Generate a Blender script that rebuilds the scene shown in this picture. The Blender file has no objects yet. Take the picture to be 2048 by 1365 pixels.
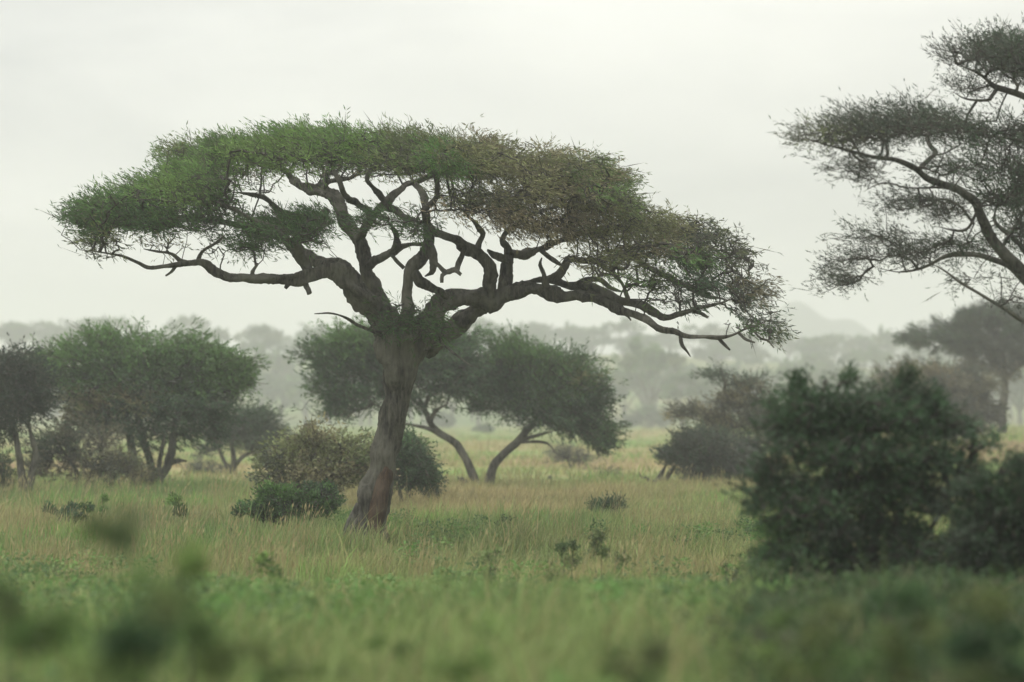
import bpy, math
import numpy as np
from mathutils import Vector

# ------------------------------------------------------------------ camera, sky, sun, exposure
SC = bpy.context.scene
F = 5580.0                    # focal length in photograph pixels (2048 wide)
CAM_Z = 2.85
HORIZON = 820.0
PITCH = math.atan((HORIZON - 682.5) / F)
FOCUS = 57.0
cam = bpy.data.cameras.new('camera')
cam.sensor_width = 36.0
cam.lens = 36.0 * F / 2048.0
cam.clip_start = 0.3
cam.clip_end = 8000
cam.dof.use_dof = True
cam.dof.focus_distance = FOCUS
cam.dof.aperture_fstop = 0.9
camo = bpy.data.objects.new('camera', cam)
SC.collection.objects.link(camo)
camo.location = (0, 0, CAM_Z)
camo.rotation_euler = (math.pi / 2 + PITCH, 0, 0)
SC.camera = camo

SUN_EL, SUN_AZ = math.radians(58), math.radians(-115)     # high, behind cloud, from the left and a little behind
world = bpy.data.worlds.new('World')
SC.world = world
world.use_nodes = True
nt = world.node_tree
nt.nodes.clear()
def N(nt, t, **k):
    n = nt.nodes.new(t)
    for a, b in k.items():
        setattr(n, a, b)
    return n
L = nt.links.new
out = N(nt, 'ShaderNodeOutputWorld')
sky = N(nt, 'ShaderNodeTexSky', sky_type='NISHITA', sun_disc=False, sun_elevation=SUN_EL, sun_rotation=SUN_AZ)
bg1 = N(nt, 'ShaderNodeBackground'); bg1.inputs[1].default_value = 0.08
L(sky.outputs[0], bg1.inputs[0])
tc = N(nt, 'ShaderNodeTexCoord')
mp = N(nt, 'ShaderNodeMapping'); mp.inputs['Scale'].default_value = (1.0, 1.0, 3.4)
L(tc.outputs['Generated'], mp.inputs[0])
n1 = N(nt, 'ShaderNodeTexNoise'); n1.inputs['Scale'].default_value = 4.5; n1.inputs['Detail'].default_value = 5; n1.inputs['Roughness'].default_value = .48
n1.inputs['Distortion'].default_value = .35
L(mp.outputs[0], n1.inputs[0])
n2 = N(nt, 'ShaderNodeTexNoise'); n2.inputs['Scale'].default_value = 1.3; n2.inputs['Detail'].default_value = 2
L(mp.outputs[0], n2.inputs[0])
cr = N(nt, 'ShaderNodeValToRGB')
cr.color_ramp.elements[0].position = .34; cr.color_ramp.elements[0].color = (.60, .615, .625, 1)
cr.color_ramp.elements[1].position = .66; cr.color_ramp.elements[1].color = (1.03, 1.03, .99, 1)
L(n1.outputs[0], cr.inputs[0])
cr2 = N(nt, 'ShaderNodeValToRGB')
cr2.color_ramp.elements[0].position = .35; cr2.color_ramp.elements[0].color = (.93, .935, .94, 1)
cr2.color_ramp.elements[1].position = .65; cr2.color_ramp.elements[1].color = (1.04, 1.035, 1.01, 1)
L(n2.outputs[0], cr2.inputs[0])
mul = N(nt, 'ShaderNodeMix', data_type='RGBA', blend_type='MULTIPLY'); mul.inputs[0].default_value = 1
L(cr.outputs[0], mul.inputs[6]); L(cr2.outputs[0], mul.inputs[7])
# overcast sky: brighter towards the zenith, and towards the side of the hidden sun
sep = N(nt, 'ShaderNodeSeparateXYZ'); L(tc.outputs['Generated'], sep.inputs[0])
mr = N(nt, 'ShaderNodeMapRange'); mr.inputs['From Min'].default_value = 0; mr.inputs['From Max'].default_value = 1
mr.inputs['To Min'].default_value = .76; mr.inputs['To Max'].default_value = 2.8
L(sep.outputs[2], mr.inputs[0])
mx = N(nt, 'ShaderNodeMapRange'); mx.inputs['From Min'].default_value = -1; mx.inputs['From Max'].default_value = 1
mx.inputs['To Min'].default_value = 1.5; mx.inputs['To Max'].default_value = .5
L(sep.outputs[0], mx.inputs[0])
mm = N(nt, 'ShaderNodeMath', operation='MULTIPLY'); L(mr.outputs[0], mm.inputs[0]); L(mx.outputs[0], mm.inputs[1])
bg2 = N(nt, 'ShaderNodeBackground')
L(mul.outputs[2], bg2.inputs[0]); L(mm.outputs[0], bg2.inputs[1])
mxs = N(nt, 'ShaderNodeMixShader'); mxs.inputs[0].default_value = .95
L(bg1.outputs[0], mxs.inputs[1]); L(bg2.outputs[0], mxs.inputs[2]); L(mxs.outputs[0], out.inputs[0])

sun = bpy.data.lights.new('sun', 'SUN')
sun.energy = 0.7; sun.angle = math.radians(25); sun.color = (1, .96, .88)
suno = bpy.data.objects.new('sun', sun)
SC.collection.objects.link(suno)
sd = Vector((math.sin(SUN_AZ) * math.cos(SUN_EL), math.cos(SUN_AZ) * math.cos(SUN_EL), math.sin(SUN_EL)))
suno.rotation_euler = sd.to_track_quat('Z', 'Y').to_euler()
suno.location = (-60, -20, 90)

SC.view_settings.view_transform = 'Standard'
SC.view_settings.look = 'None'
SC.view_settings.exposure = 0
SC.view_settings.gamma = 1
SC.view_settings.use_curve_mapping = False
SC.render.engine = 'CYCLES'
SC.cycles.max_bounces = 7
SC.cycles.diffuse_bounces = 3
SC.cycles.transmission_bounces = 3
SC.cycles.volume_bounces = 3
SC.cycles.caustics_reflective = False
SC.cycles.caustics_refractive = False
SC.cycles.sample_clamp_indirect = 6
SC.cycles.use_denoising = True

# ------------------------------------------------------------------ helpers
R = np.random.default_rng(11)
CAMP = np.array([0, 0, CAM_Z])
cp, sp = math.cos(PITCH), math.sin(PITCH)
def P(px, py, d):
    """the place at distance d seen at that point of the photograph"""
    u = (px - 1024) / F; v = -(py - 682.5) / F
    t = d / (cp - v * sp)
    return np.array([u * t, t * (cp - v * sp), CAM_Z + t * (sp + v * cp)])

def ss(a, b, x):
    t = np.clip((np.asarray(x, float) - a) / (b - a), 0, 1)
    return t * t * (3 - 2 * t)

_LAT = np.random.default_rng(5).random((256, 256))
def vn(x, y, s, seed=0):
    x = np.asarray(x, float) / s + seed * 17.3; y = np.asarray(y, float) / s + seed * 9.1
    xi = np.floor(x).astype(int); yi = np.floor(y).astype(int)
    fx = x - xi; fy = y - yi
    fx = fx * fx * (3 - 2 * fx); fy = fy * fy * (3 - 2 * fy)
    g = lambda a, b: _LAT[a & 255, b & 255]
    return (g(xi, yi) * (1 - fx) + g(xi + 1, yi) * fx) * (1 - fy) + (g(xi, yi + 1) * (1 - fx) + g(xi + 1, yi + 1) * fx) * fy

def gz(x, y):
    x = np.asarray(x, float); y = np.asarray(y, float)
    z = 1.02 * ss(6, 10, y) * (1 - ss(15, 44, y))
    z = z - .9 * ss(150, 600, y) + 1.1 * ss(120, 185, y) * ss(12, 30, x) * (1 - ss(280, 560, y))
    amp = 21.5 - 6.5 * ss(15, 180, x) + 2 * ss(-30, -140, x)
    z = z + amp * ss(610, 915, y) + 4.5 * (vn(x, y, 140, 3) - .5) * ss(700, 1000, y)
    z = z + .14 * (vn(x, y, 7, 1) - .5) + .05 * (vn(x, y, 2.1, 2) - .5)
    return z

C = SC.collection
def mesh_obj(name, V, faces, mat, parent=None, origin=None, tint=None, smooth=False):
    """faces: list of (M,k) integer arrays"""
    V = np.asarray(V, float)
    o3 = np.zeros(3) if origin is None else np.asarray(origin, float)
    me = bpy.data.meshes.new(name)
    me.vertices.add(len(V)); me.vertices.foreach_set('co', (V - o3).astype(np.float32).ravel())
    faces = [f for f in faces if len(f)]
    li = np.concatenate([f.ravel() for f in faces]).astype(np.int32)
    tot = np.concatenate([np.full(len(f), f.shape[1]) for f in faces]).astype(np.int32)
    st = np.concatenate([[0], np.cumsum(tot)[:-1]]).astype(np.int32)
    me.loops.add(len(li)); me.loops.foreach_set('vertex_index', li)
    me.polygons.add(len(tot)); me.polygons.foreach_set('loop_start', st); me.polygons.foreach_set('loop_total', tot)
    if smooth:
        me.polygons.foreach_set('use_smooth', np.ones(len(tot), bool))
    if tint is not None:
        a = me.attributes.new('tint', 'FLOAT_COLOR', 'POINT')
        c = np.ones((len(V), 4), np.float32); c[:, :3] = tint
        a.data.foreach_set('color', c.ravel())
    me.update(calc_edges=True)
    me.materials.append(mat)
    o = bpy.data.objects.new(name, me)
    if parent is not None:
        o.parent = parent
    elif origin is not None:
        o.location = o3
    C.objects.link(o)
    return o

def empty(name, loc, label, cat, group=None):
    o = bpy.data.objects.new(name, None)
    o.empty_display_size = .3
    o.location = loc
    o['label'] = label; o['category'] = cat
    if group: o['group'] = group
    C.objects.link(o)
    return o

# ------------------------------------------------------------------ materials
def leaf_mat(name, trans=.35, rough=.7):
    m = bpy.data.materials.new(name); m.use_nodes = True
    t = m.node_tree; t.nodes.clear(); l = t.links.new
    o = N(t, 'ShaderNodeOutputMaterial'); a = N(t, 'ShaderNodeAttribute', attribute_name='tint')
    p = N(t, 'ShaderNodeBsdfPrincipled'); p.inputs['Roughness'].default_value = rough
    p.inputs['Specular IOR Level'].default_value = .25
    tr = N(t, 'ShaderNodeBsdfTranslucent'); mx = N(t, 'ShaderNodeMixShader'); mx.inputs[0].default_value = trans
    l(a.outputs['Color'], p.inputs['Base Color']); l(a.outputs['Color'], tr.inputs[0])
    l(p.outputs[0], mx.inputs[1]); l(tr.outputs[0], mx.inputs[2]); l(mx.outputs[0], o.inputs[0])
    return m

def bark_mat(name, c1, c2, c3=None, scale=5.0, stretch=.22, bump=.6):
    m = bpy.data.materials.new(name); m.use_nodes = True
    t = m.node_tree; t.nodes.clear(); l = t.links.new
    o = N(t, 'ShaderNodeOutputMaterial'); p = N(t, 'ShaderNodeBsdfPrincipled'); p.inputs['Roughness'].default_value = .9
    p.inputs['Specular IOR Level'].default_value = .15
    tc = N(t, 'ShaderNodeTexCoord'); mp = N(t, 'ShaderNodeMapping'); mp.inputs['Scale'].default_value = (1, 1, stretch)
    l(tc.outputs['Object'], mp.inputs[0])
    n = N(t, 'ShaderNodeTexNoise'); n.inputs['Scale'].default_value = scale * 3; n.inputs['Detail'].default_value = 8; n.inputs['Roughness'].default_value = .65
    l(mp.outputs[0], n.inputs[0])
    r = N(t, 'ShaderNodeValToRGB'); r.color_ramp.elements[0].position = .35; r.color_ramp.elements[1].position = .68
    r.color_ramp.elements[0].color = (*c1, 1); r.color_ramp.elements[1].color = (*c2, 1)
    l(n.outputs[0], r.inputs[0])
    n2 = N(t, 'ShaderNodeTexNoise'); n2.inputs['Scale'].default_value = scale * .35; n2.inputs['Detail'].default_value = 4
    l(tc.outputs['Object'], n2.inputs[0])
    r2 = N(t, 'ShaderNodeValToRGB'); r2.color_ramp.elements[0].position = .45; r2.color_ramp.elements[1].position = .62
    l(n2.outputs[0], r2.inputs[0])
    mx = N(t, 'ShaderNodeMix', data_type='RGBA'); l(r2.outputs[0], mx.inputs[0]); l(r.outputs[0], mx.inputs[6])
    c3 = c3 or tuple(v * 1.35 for v in c2)
    mx2 = N(t, 'ShaderNodeMix', data_type='RGBA'); mx2.inputs[0].default_value = .5
    l(r.outputs[0], mx2.inputs[6]); mx2.inputs[7].default_value = (*c3, 1); l(mx2.outputs[2], mx.inputs[7])
    l(mx.outputs[2], p.inputs['Base Color'])
    b = N(t, 'ShaderNodeBump'); b.inputs['Strength'].default_value = bump; b.inputs['Distance'].default_value = .09
    l(n.outputs[0], b.inputs['Height']); l(b.outputs[0], p.inputs['Normal'])
    l(p.outputs[0], o.inputs[0])
    return m

M_LEAF = leaf_mat('acacia_leaves', .3)
M_BUSH = leaf_mat('bush_leaves', .3, .75)
M_GRASS = leaf_mat('grass_blades', .3)
M_BARK = bark_mat('acacia_bark', (.022, .021, .018), (.15, .14, .115), (.23, .225, .18), scale=4, bump=.9)
M_TWIG = bark_mat('twig_bark', (.035, .032, .028), (.075, .068, .058), bump=.2)
M_WOUND = bark_mat('bare_wood', (.035, .024, .018), (.115, .074, .05), (.16, .12, .09), scale=7, stretch=.12)

# palette of leaf colours
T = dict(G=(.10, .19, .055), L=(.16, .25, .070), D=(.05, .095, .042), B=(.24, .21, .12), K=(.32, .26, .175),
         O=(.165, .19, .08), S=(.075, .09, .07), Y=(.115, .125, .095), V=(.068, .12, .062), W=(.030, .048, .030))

# ------------------------------------------------------------------ branches
def spline(pts, step):
    pts = np.asarray(pts, float)
    n = len(pts)
    if n == 2:
        k = max(2, int(np.linalg.norm(pts[1, :3] - pts[0, :3]) / step) + 1)
        t = np.linspace(0, 1, k)[:, None]
        return pts[0] * (1 - t) + pts[1] * t
    ext = np.vstack([2 * pts[0] - pts[1], pts, 2 * pts[-1] - pts[-2]])
    o = []
    for i in range(n - 1):
        a, b, c, d = ext[i:i + 4]
        k = max(2, int(np.linalg.norm(c[:3] - b[:3]) / step) + 1)
        t = np.linspace(0, 1, k, endpoint=False)[:, None]
        o.append(.5 * ((2 * b) + (c - a) * t + (2 * a - 5 * b + 4 * c - d) * t * t + (-a + 3 * b - 3 * c + d) * t ** 3))
    o.append(pts[-1][None])
    return np.vstack(o)

def tube(S, sides, bump=0.0, furrow=0.0, seed=0):
    """S: (n,4) centre + radius, swept into a closed rough tube"""
    rr = np.random.default_rng(seed)
    n = len(S); c = S[:, :3]
    tg = np.gradient(c, axis=0); tg /= np.linalg.norm(tg, axis=1)[:, None] + 1e-9
    ref = np.array([0., 1., 0.]) if abs(tg[0][1]) < .9 else np.array([1., 0, 0])
    u = np.cross(tg[0], ref); u /= np.linalg.norm(u)
    U = [u]
    for i in range(1, n):
        u = U[-1] - tg[i] * np.dot(U[-1], tg[i]); u /= np.linalg.norm(u); U.append(u)
    U = np.array(U); W = np.cross(tg, U)
    al = np.concatenate([[0], np.cumsum(np.linalg.norm(np.diff(c, axis=0), axis=1))])
    th = np.linspace(0, 2 * np.pi, sides, endpoint=False)
    r = np.maximum(S[:, 3], .002)[:, None] * np.ones(sides)
    if bump:
        for k in range(6):
            fq = rr.uniform(1.5, 9); h = rr.integers(0, 4)
            r = r * (1 + bump * .5 * np.sin(al[:, None] * fq + h * th[None] + rr.uniform(0, 6.28)))
        r = r * (1 + bump * .8 * (rr.random(r.shape) - .5))
    if furrow:
        f = np.zeros_like(r)
        for k in range(7):
            h = rr.integers(5, 15); tw = rr.uniform(-.5, .5); am = rr.uniform(.5, 1)
            f += am * np.abs(np.sin(h * .5 * th[None] + tw * al[:, None] * 2 + .8 * np.sin(al[:, None] * rr.uniform(.8, 2.5)) + rr.uniform(0, 6.28)))
        f = f / 4
        r = r * (1 + furrow * (f - .6))
    V = c[:, None, :] + r[..., None] * (np.cos(th)[None, :, None] * U[:, None] + np.sin(th)[None, :, None] * W[:, None])
    V = V.reshape(-1, 3)
    i = np.arange(n - 1)[:, None] * sides; j = np.arange(sides)[None]; j2 = (j + 1) % sides
    q = np.stack([i + j, i + j2, i + sides + j2, i + sides + j], -1).reshape(-1, 4)
    V = np.vstack([V, c[:1], c[-1:]]); a = len(V) - 2; b = len(V) - 1
    jj = np.arange(sides); k2 = (jj + 1) % sides
    t1 = np.stack([k2, jj, np.full(sides, a)], -1)
    base = (n - 1) * sides
    t2 = np.stack([base + jj, base + k2, np.full(sides, b)], -1)
    return V, [q, np.vstack([t1, t2])]

def prisms(A, B, ra, rb, k=3):
    """many small tapered twigs as one mesh"""
    d = B - A; d /= np.linalg.norm(d, axis=1)[:, None] + 1e-9
    ref = np.where(np.abs(d[:, 1:2]) < .9, np.array([[0., 1, 0]]), np.array([[1., 0, 0]]))
    u = np.cross(d, ref); u /= np.linalg.norm(u, axis=1)[:, None] + 1e-9
    w = np.cross(d, u)
    th = np.arange(k) * 2 * np.pi / k
    ring = np.cos(th)[None, :, None] * u[:, None] + np.sin(th)[None, :, None] * w[:, None]
    Va = A[:, None] + ring * ra[:, None, None]; Vb = B[:, None] + ring * rb[:, None, None]
    V = np.concatenate([Va, Vb], 1).reshape(-1, 3)
    i = np.arange(len(A))[:, None] * 2 * k; j = np.arange(k)[None]; j2 = (j + 1) % k
    q = np.stack([i + j, i + j2, i + k + j2, i + k + j], -1).reshape(-1, 4)
    return V, [q]

def grow(skel, att, bf=.35):
    """join scattered points to the limbs the way a branch grows: short and not too long-winded"""
    n0 = len(skel); n = len(att)
    pos = np.vstack([skel, att]); par = np.full(n0 + n, -1); path = np.zeros(n0 + n)
    best = np.full(n, 1e9); bp = np.zeros(n, int)
    for s in range(0, n0, 64):
        D = np.linalg.norm(att[:, None] - skel[None, s:s + 64], axis=2)
        k = D.argmin(1); v = D[np.arange(n), k]; m = v < best
        best[m] = v[m]; bp[m] = k[m] + s
    done = np.zeros(n, bool); order = []
    cost = best.copy()
    for _ in range(n):
        i = int(np.argmin(cost))
        g = n0 + i; p = bp[i]
        par[g] = p; path[g] = path[p] + np.linalg.norm(pos[g] - pos[p])
        order.append(g); done[i] = True; cost[i] = 1e9
        D = np.linalg.norm(att - att[i], axis=1) + bf * path[g]
        m = (D < cost) & ~done
        cost[m] = D[m]; bp[m] = g
    return pos, par, order

def leaves(P0, D, ln, wd, tint):
    """one narrow pointed blade per row"""
    n = len(P0)
    s = R.normal(size=(n, 3)); s -= D * (s * D).sum(1)[:, None]; s /= np.linalg.norm(s, axis=1)[:, None] + 1e-9
    mid = P0 + D * (ln * .45)[:, None]
    V = np.stack([P0, mid + s * (wd / 2)[:, None], P0 + D * ln[:, None], mid - s * (wd / 2)[:, None]], 1).reshape(-1, 3)
    q = np.arange(4 * n).reshape(n, 4)
    return V, q, np.repeat(tint, 4, axis=0)

def unit(v):
    return v / (np.linalg.norm(v, axis=-1, keepdims=True) + 1e-9)

def plant(name, label, cat, base, limbs, pads, n=600, per=20, ln=(.10, .22), wd=.02, axis=(.85, 0, -.5), wa=.9, wo=.7, up=.25, wr=.6,
          rtip=.006, sides=8, step=.15, jit=.14, group=None, leafm=None, barkm=None, skip_first=True, bump=.1, furrow=0., names=None,
          cl=.33, bf=.35, root=None, crown='crown', tmax=.05, twigname='twigs', bare=.12, rg=1.0, kink=.35, spray=6):
    """limbs: list of (part name, (k,4) world points + radius); pads: (centre, radii, weight, tint key)"""
    root = root or empty(name, base, label, cat, group)
    sk = []
    for i, (nm, pts) in enumerate(limbs):
        S = spline(pts, step)
        if kink:
            e_ = np.minimum(np.arange(len(S)), np.arange(len(S))[::-1]) / 4.0
            wv = sum(a_ * np.sin(np.arange(len(S))[:, None] * step * f_ + R.uniform(0, 6.28, 3)[None]) for a_, f_ in ((.5, 3.1), (.35, 6.7), (.25, 12.)))
            S[:, :3] += wv * (np.minimum(S[:, 3:], .11) * kink * (.5 if i == 0 else 1)) * np.clip(e_, 0, 1)[:, None]
            S[:, 3] *= rg * (np.clip(.35 + .65 * np.arange(len(S))[::-1] / (.14 * len(S) + 1), 0, 1) if nm == 'limb' else 1)
        s = max(5, int(sides * (1.6 if i == 0 and furrow else 1)))
        V, f = tube(S, s, bump * (.45 if i == 0 else 1), furrow if i == 0 or furrow > .2 else furrow * .6, seed=i + len(name))
        mesh_obj(nm, V, f, barkm or (M_TWIG if crown == 'foliage' else M_BARK), root, base, smooth=True)
        if not (skip_first and i == 0):
            sk.append(S[::2, :3])
        else:
            sk.append(S[int(len(S) * .75)::2, :3])
    sk = np.vstack(sk)
    # scattered points, clustered inside each pad
    wts = np.array([p[2] * (p[1][0] * p[1][2]) for p in pads]); wts = wts / wts.sum()
    pts, tin, lf = [], [], []
    for pd_, q in zip(pads, wts):
        c, r, w, tk = pd_[:4]; l_ = pd_[4] if len(pd_) > 4 else 1.0
        m = max(3, int(round(n * q)))
        nc = max(1, m // 9)
        v = R.normal(size=(nc, 3)); v = unit(v) * (R.random((nc, 1)) ** (1 / 2.4))
        # umbrella pads: flat underneath, domed on top
        v[:, 2] = np.where(v[:, 2] < 0, v[:, 2] * .8, v[:, 2])
        ctr = v * np.array(r) * .9
        k = R.integers(0, nc, m)
        off = ctr[k] + R.normal(size=(m, 3)) * cl * np.array([min(1, r[0]), min(1, r[1]), min(.6, r[2])])
        cc = np.array(c)
        sc = 1 + off[:, 1:2] / cc[1] if cc[1] > 5 else 1
        pw = CAMP + (cc - CAMP) * sc + off * np.array([1, 0, 1]) if cc[1] > 5 else cc + off
        pts.append(pw)
        base_t = np.array(T[tk[0]]); alt = np.array(T[tk[-1]])
        mixf = R.random((nc, 1)) ** 1.2
        ctr[k_out := R.random(nc) < .2] *= 1.24
        tcl = (base_t * (1 - mixf * .85) + alt * mixf * .85) * R.uniform(.68, 1.32, (nc, 1))
        tin.append(tcl[k]); lf.append(np.full(m, l_) * R.uniform(.1, 1.6, nc)[k])
    att = np.vstack(pts); tin = np.vstack(tin); lf = np.concatenate(lf)
    pos, par, order = grow(sk, att, bf)
    n0 = len(sk)
    rad = np.zeros(len(pos)); ex = 2.3
    rad[n0:] = rtip ** ex
    for g in reversed(order):
        p = par[g]
        if p >= n0: rad[p] += rad[g]
    rad = np.minimum(rad ** (1 / ex), tmax)
    g = np.array(order); A = pos[par[g]]; B = pos[g]
    ra = np.where(par[g] >= n0, rad[par[g]], rad[g] * 1.15); rb = rad[g]
    # bend every twig a little at its middle
    mid = (A + B) / 2 + R.normal(size=A.shape) * (np.linalg.norm(B - A, axis=1) * .09)[:, None]
    V, f = prisms(np.vstack([A, mid]), np.vstack([mid, B]), np.concatenate([ra, (ra + rb) / 2]), np.concatenate([(ra + rb) / 2, rb]), 4)
    mesh_obj(twigname, V, f, M_TWIG, root, base, smooth=True)['kind'] = 'stuff'
    # leafy sprays
    spr = spray if wd < .05 else 1
    k = np.repeat(np.arange(len(att)), np.maximum(1, np.round(per * lf / spr)).astype(int))
    nl = len(k)
    dv = unit(pos[n0:] - pos[par[n0:]])
    ax = np.array(axis, float); ax /= np.linalg.norm(ax)
    ctr0 = att.mean(0)
    outw = unit((att - ctr0) * np.array([1, 1, .8]))
    sgn = np.where(R.random(nl) < .5 + .35 * np.clip(outw[k][:, 0] * 1.5, -1, 1), 1., -1.)[:, None]
    # every node turns its own way, and its sprays fan out from it
    nodeturn = R.normal(size=(len(att), 3)) * .28
    D = unit(ax * sgn * wa + dv[k] * wo + outw[k] * .35 + nodeturn[k] + R.normal(size=(nl, 3)) * wr * .55 + np.array([0, 0, up]))
    tt = R.random((nl, 1))
    P0 = pos[n0:][k] * (1 - .35 * tt) + pos[par[n0:]][k] * .35 * tt + R.normal(size=(nl, 3)) * jit * .7
    lens = R.uniform(ln[0], ln[1], nl)
    tint = tin[k] * R.uniform(.72, 1.3, (nl, 1))
    twc = np.array((.10, .088, .07)) * R.uniform(.7, 1.4, (nl, 1))
    if spr > 1:
        longt = R.random(nl) < .045
        lens = lens * 1.25 * np.where(longt, R.uniform(1.4, 2.0, nl), 1)
        V, q, tv = leaves(P0, D, lens, wd * np.where(longt, .85, .45), twc)
        g2 = np.repeat(np.arange(nl), spr); n2 = len(g2)
        u2 = R.uniform(.12, 1.0, (n2, 1))
        keep = R.random(n2) > np.where(longt[g2], .5, bare * .8)
        g2, u2 = g2[keep], u2[keep]; n2 = len(g2)
        V2, q2, tv2 = leaves(P0[g2] + D[g2] * lens[g2][:, None] * u2 + R.normal(size=(n2, 3)) * .012, unit(D[g2] + R.normal(size=(n2, 3)) * .42), np.minimum(lens[g2], ln[1]) * R.uniform(.25, .5, n2), wd * R.uniform(.7, 1.5, n2), tint[g2] * R.uniform(.85, 1.18, (n2, 1)))
        q = np.vstack([q, q2 + len(V)]); V = np.vstack([V, V2]); tv = np.vstack([tv, tv2])
    else:
        wds = wd * R.uniform(.6, 1.4, nl)
        bt = R.random(nl) < bare
        V, q, tv = leaves(P0, D, np.where(bt, lens * 1.5, lens), np.where(bt, wds * .45, wds), np.where(bt[:, None], twc, tint))
    mesh_obj(crown, V, [q], leafm or M_LEAF, root, base, tint=tv)
    return root

OFF = [0, 0]
def limb(d, pts, nm='limb'):
    """pts: (px, py, depth offset, radius in px)"""
    o = []
    for px, py, dy, r in pts:
        p = P(px + OFF[0], py + OFF[1], d + dy)
        o.append([*p, r * (d + dy) / F])
    return nm, np.array(o)

def pad(d, cx, cy, rx, ry, w=1, dy=0, dr=None, t='G', lf=1.0):
    m = (d + dy) / F
    cx += OFF[0]; cy += OFF[1]
    dr = dr if dr is not None else rx * m
    return (P(cx, cy, d + dy), (rx * m, dr, ry * m), w, t, lf)

def ground_pt(px, d):
    x = (px - 1024) / F * d
    return np.array([x, d, float(gz(x, d))])

# ------------------------------------------------------------------ ground, far hill
xs = np.concatenate([-np.geomspace(2450, 45, 46), np.linspace(-44, 44, 150), np.geomspace(45, 2450, 46)])
ys = np.concatenate([np.linspace(-400, -10, 12), np.linspace(-8, 5, 8), np.linspace(5.4, 130, 280), np.geomspace(131, 3250, 150)])
X, Y = np.meshgrid(xs, ys)
Z = gz(X, Y)
nx = len(xs)
i = np.arange(len(ys) - 1)[:, None] * nx; j = np.arange(nx - 1)[None]
q = np.stack([i + j, i + j + 1, i + nx + j + 1, i + nx + j], -1).reshape(-1, 4)

STRAW = np.array((.38, .325, .165)); GREEN = np.array((.19, .285, .092)); BRIGHT = np.array((.22, .37, .09)); DARKG = np.array((.075, .12, .045))
EARTH = np.array((.25, .165, .095))
def grass_tint(x, y):
    """where the sward is straw and where it is green"""
    x = np.asarray(x, float); y = np.asarray(y, float)
    n = .6 * vn(x, y * .6, 9, 4) + .4 * vn(x, y, 2.6, 5)
    straw = np.clip(.08 + .70 * ss(24, 56, y) * (1 - .5 * ss(95, 130, y)) + 2.6 * (n - .5) * (.35 + .65 * ss(20, 50, y)), 0, 1)[:, None]
    far = ss(100, 120, y)
    band = (ss(118, 135, y) * (1 - ss(175, 230, y)))
    straw = np.clip(straw + (band * (vn(x * .3, y, 16, 8) - .35) * 1.6)[:, None], 0, 1)
    c = GREEN * (1 - straw) + STRAW * straw
    b = np.clip((vn(x, y, 3.4, 6) - .52) * 3, 0, 1)[:, None] * (1 - straw)
    c = c * (1 - b) + BRIGHT * b
    dk = np.clip((vn(x, y, 4.7, 7) - .6) * 1.6, 0, .4)[:, None] * (1 - far[:, None])
    # window-reflection shade painted into the grass on one side of the near bank
    side_shade = (ss(.045, .12, x / np.maximum(y, 5)) * (1 - ss(38, 50, y)) * .75)[:, None]
    dk = np.clip(dk + side_shade, 0, .9)
    return c * (1 - dk) + DARKG * dk

m = bpy.data.materials.new('savanna_soil'); m.use_nodes = True
t = m.node_tree; p = t.nodes['Principled BSDF']; p.inputs['Roughness'].default_value = .95; p.inputs['Specular IOR Level'].default_value = .1
a = N(t, 'ShaderNodeAttribute', attribute_name='tint'); g = N(t, 'ShaderNodeNewGeometry')
nz = N(t, 'ShaderNodeTexNoise'); nz.inputs['Scale'].default_value = 1.4; nz.inputs['Detail'].default_value = 8; nz.inputs['Roughness'].default_value = .7
t.links.new(g.outputs['Position'], nz.inputs[0])
rp = N(t, 'ShaderNodeValToRGB'); rp.color_ramp.elements[0].position = .3; rp.color_ramp.elements[1].position = .7
rp.color_ramp.elements[0].color = (.55, .6, .5, 1); rp.color_ramp.elements[1].color = (1.25, 1.2, 1.15, 1)
t.links.new(nz.outputs[0], rp.inputs[0])
mxx = N(t, 'ShaderNodeMix', data_type='RGBA', blend_type='MULTIPLY'); mxx.inputs[0].default_value = 1
t.links.new(a.outputs['Color'], mxx.inputs[6]); t.links.new(rp.outputs[0], mxx.inputs[7]); t.links.new(mxx.outputs[2], p.inputs['Base Color'])
bp_ = N(t, 'ShaderNodeBump'); bp_.inputs['Strength'].default_value = .7; bp_.inputs['Distance'].default_value = .15
t.links.new(nz.outputs[0], bp_.inputs['Height']); t.links.new(bp_.outputs[0], p.inputs['Normal'])
M_SOIL = m
xf, yf = X.ravel(), Y.ravel()
gt = grass_tint(xf, yf) * (.55 + .3 * ss(90, 130, yf))[:, None]  # soil darkened in place of the shade among grass blades
e = (ss(112, 135, yf) * (1 - ss(190, 260, yf)) * np.clip((vn(xf * .35, yf, 13, 12) - .45) * 4, 0, .8))[:, None]
gt = gt * (1 - e) + EARTH * e
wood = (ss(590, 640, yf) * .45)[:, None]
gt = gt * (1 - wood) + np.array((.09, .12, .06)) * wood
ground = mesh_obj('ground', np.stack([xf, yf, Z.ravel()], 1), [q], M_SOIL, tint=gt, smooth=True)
ground['kind'] = 'structure'
def zg(x, y):
    return gz(x, y)

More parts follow.
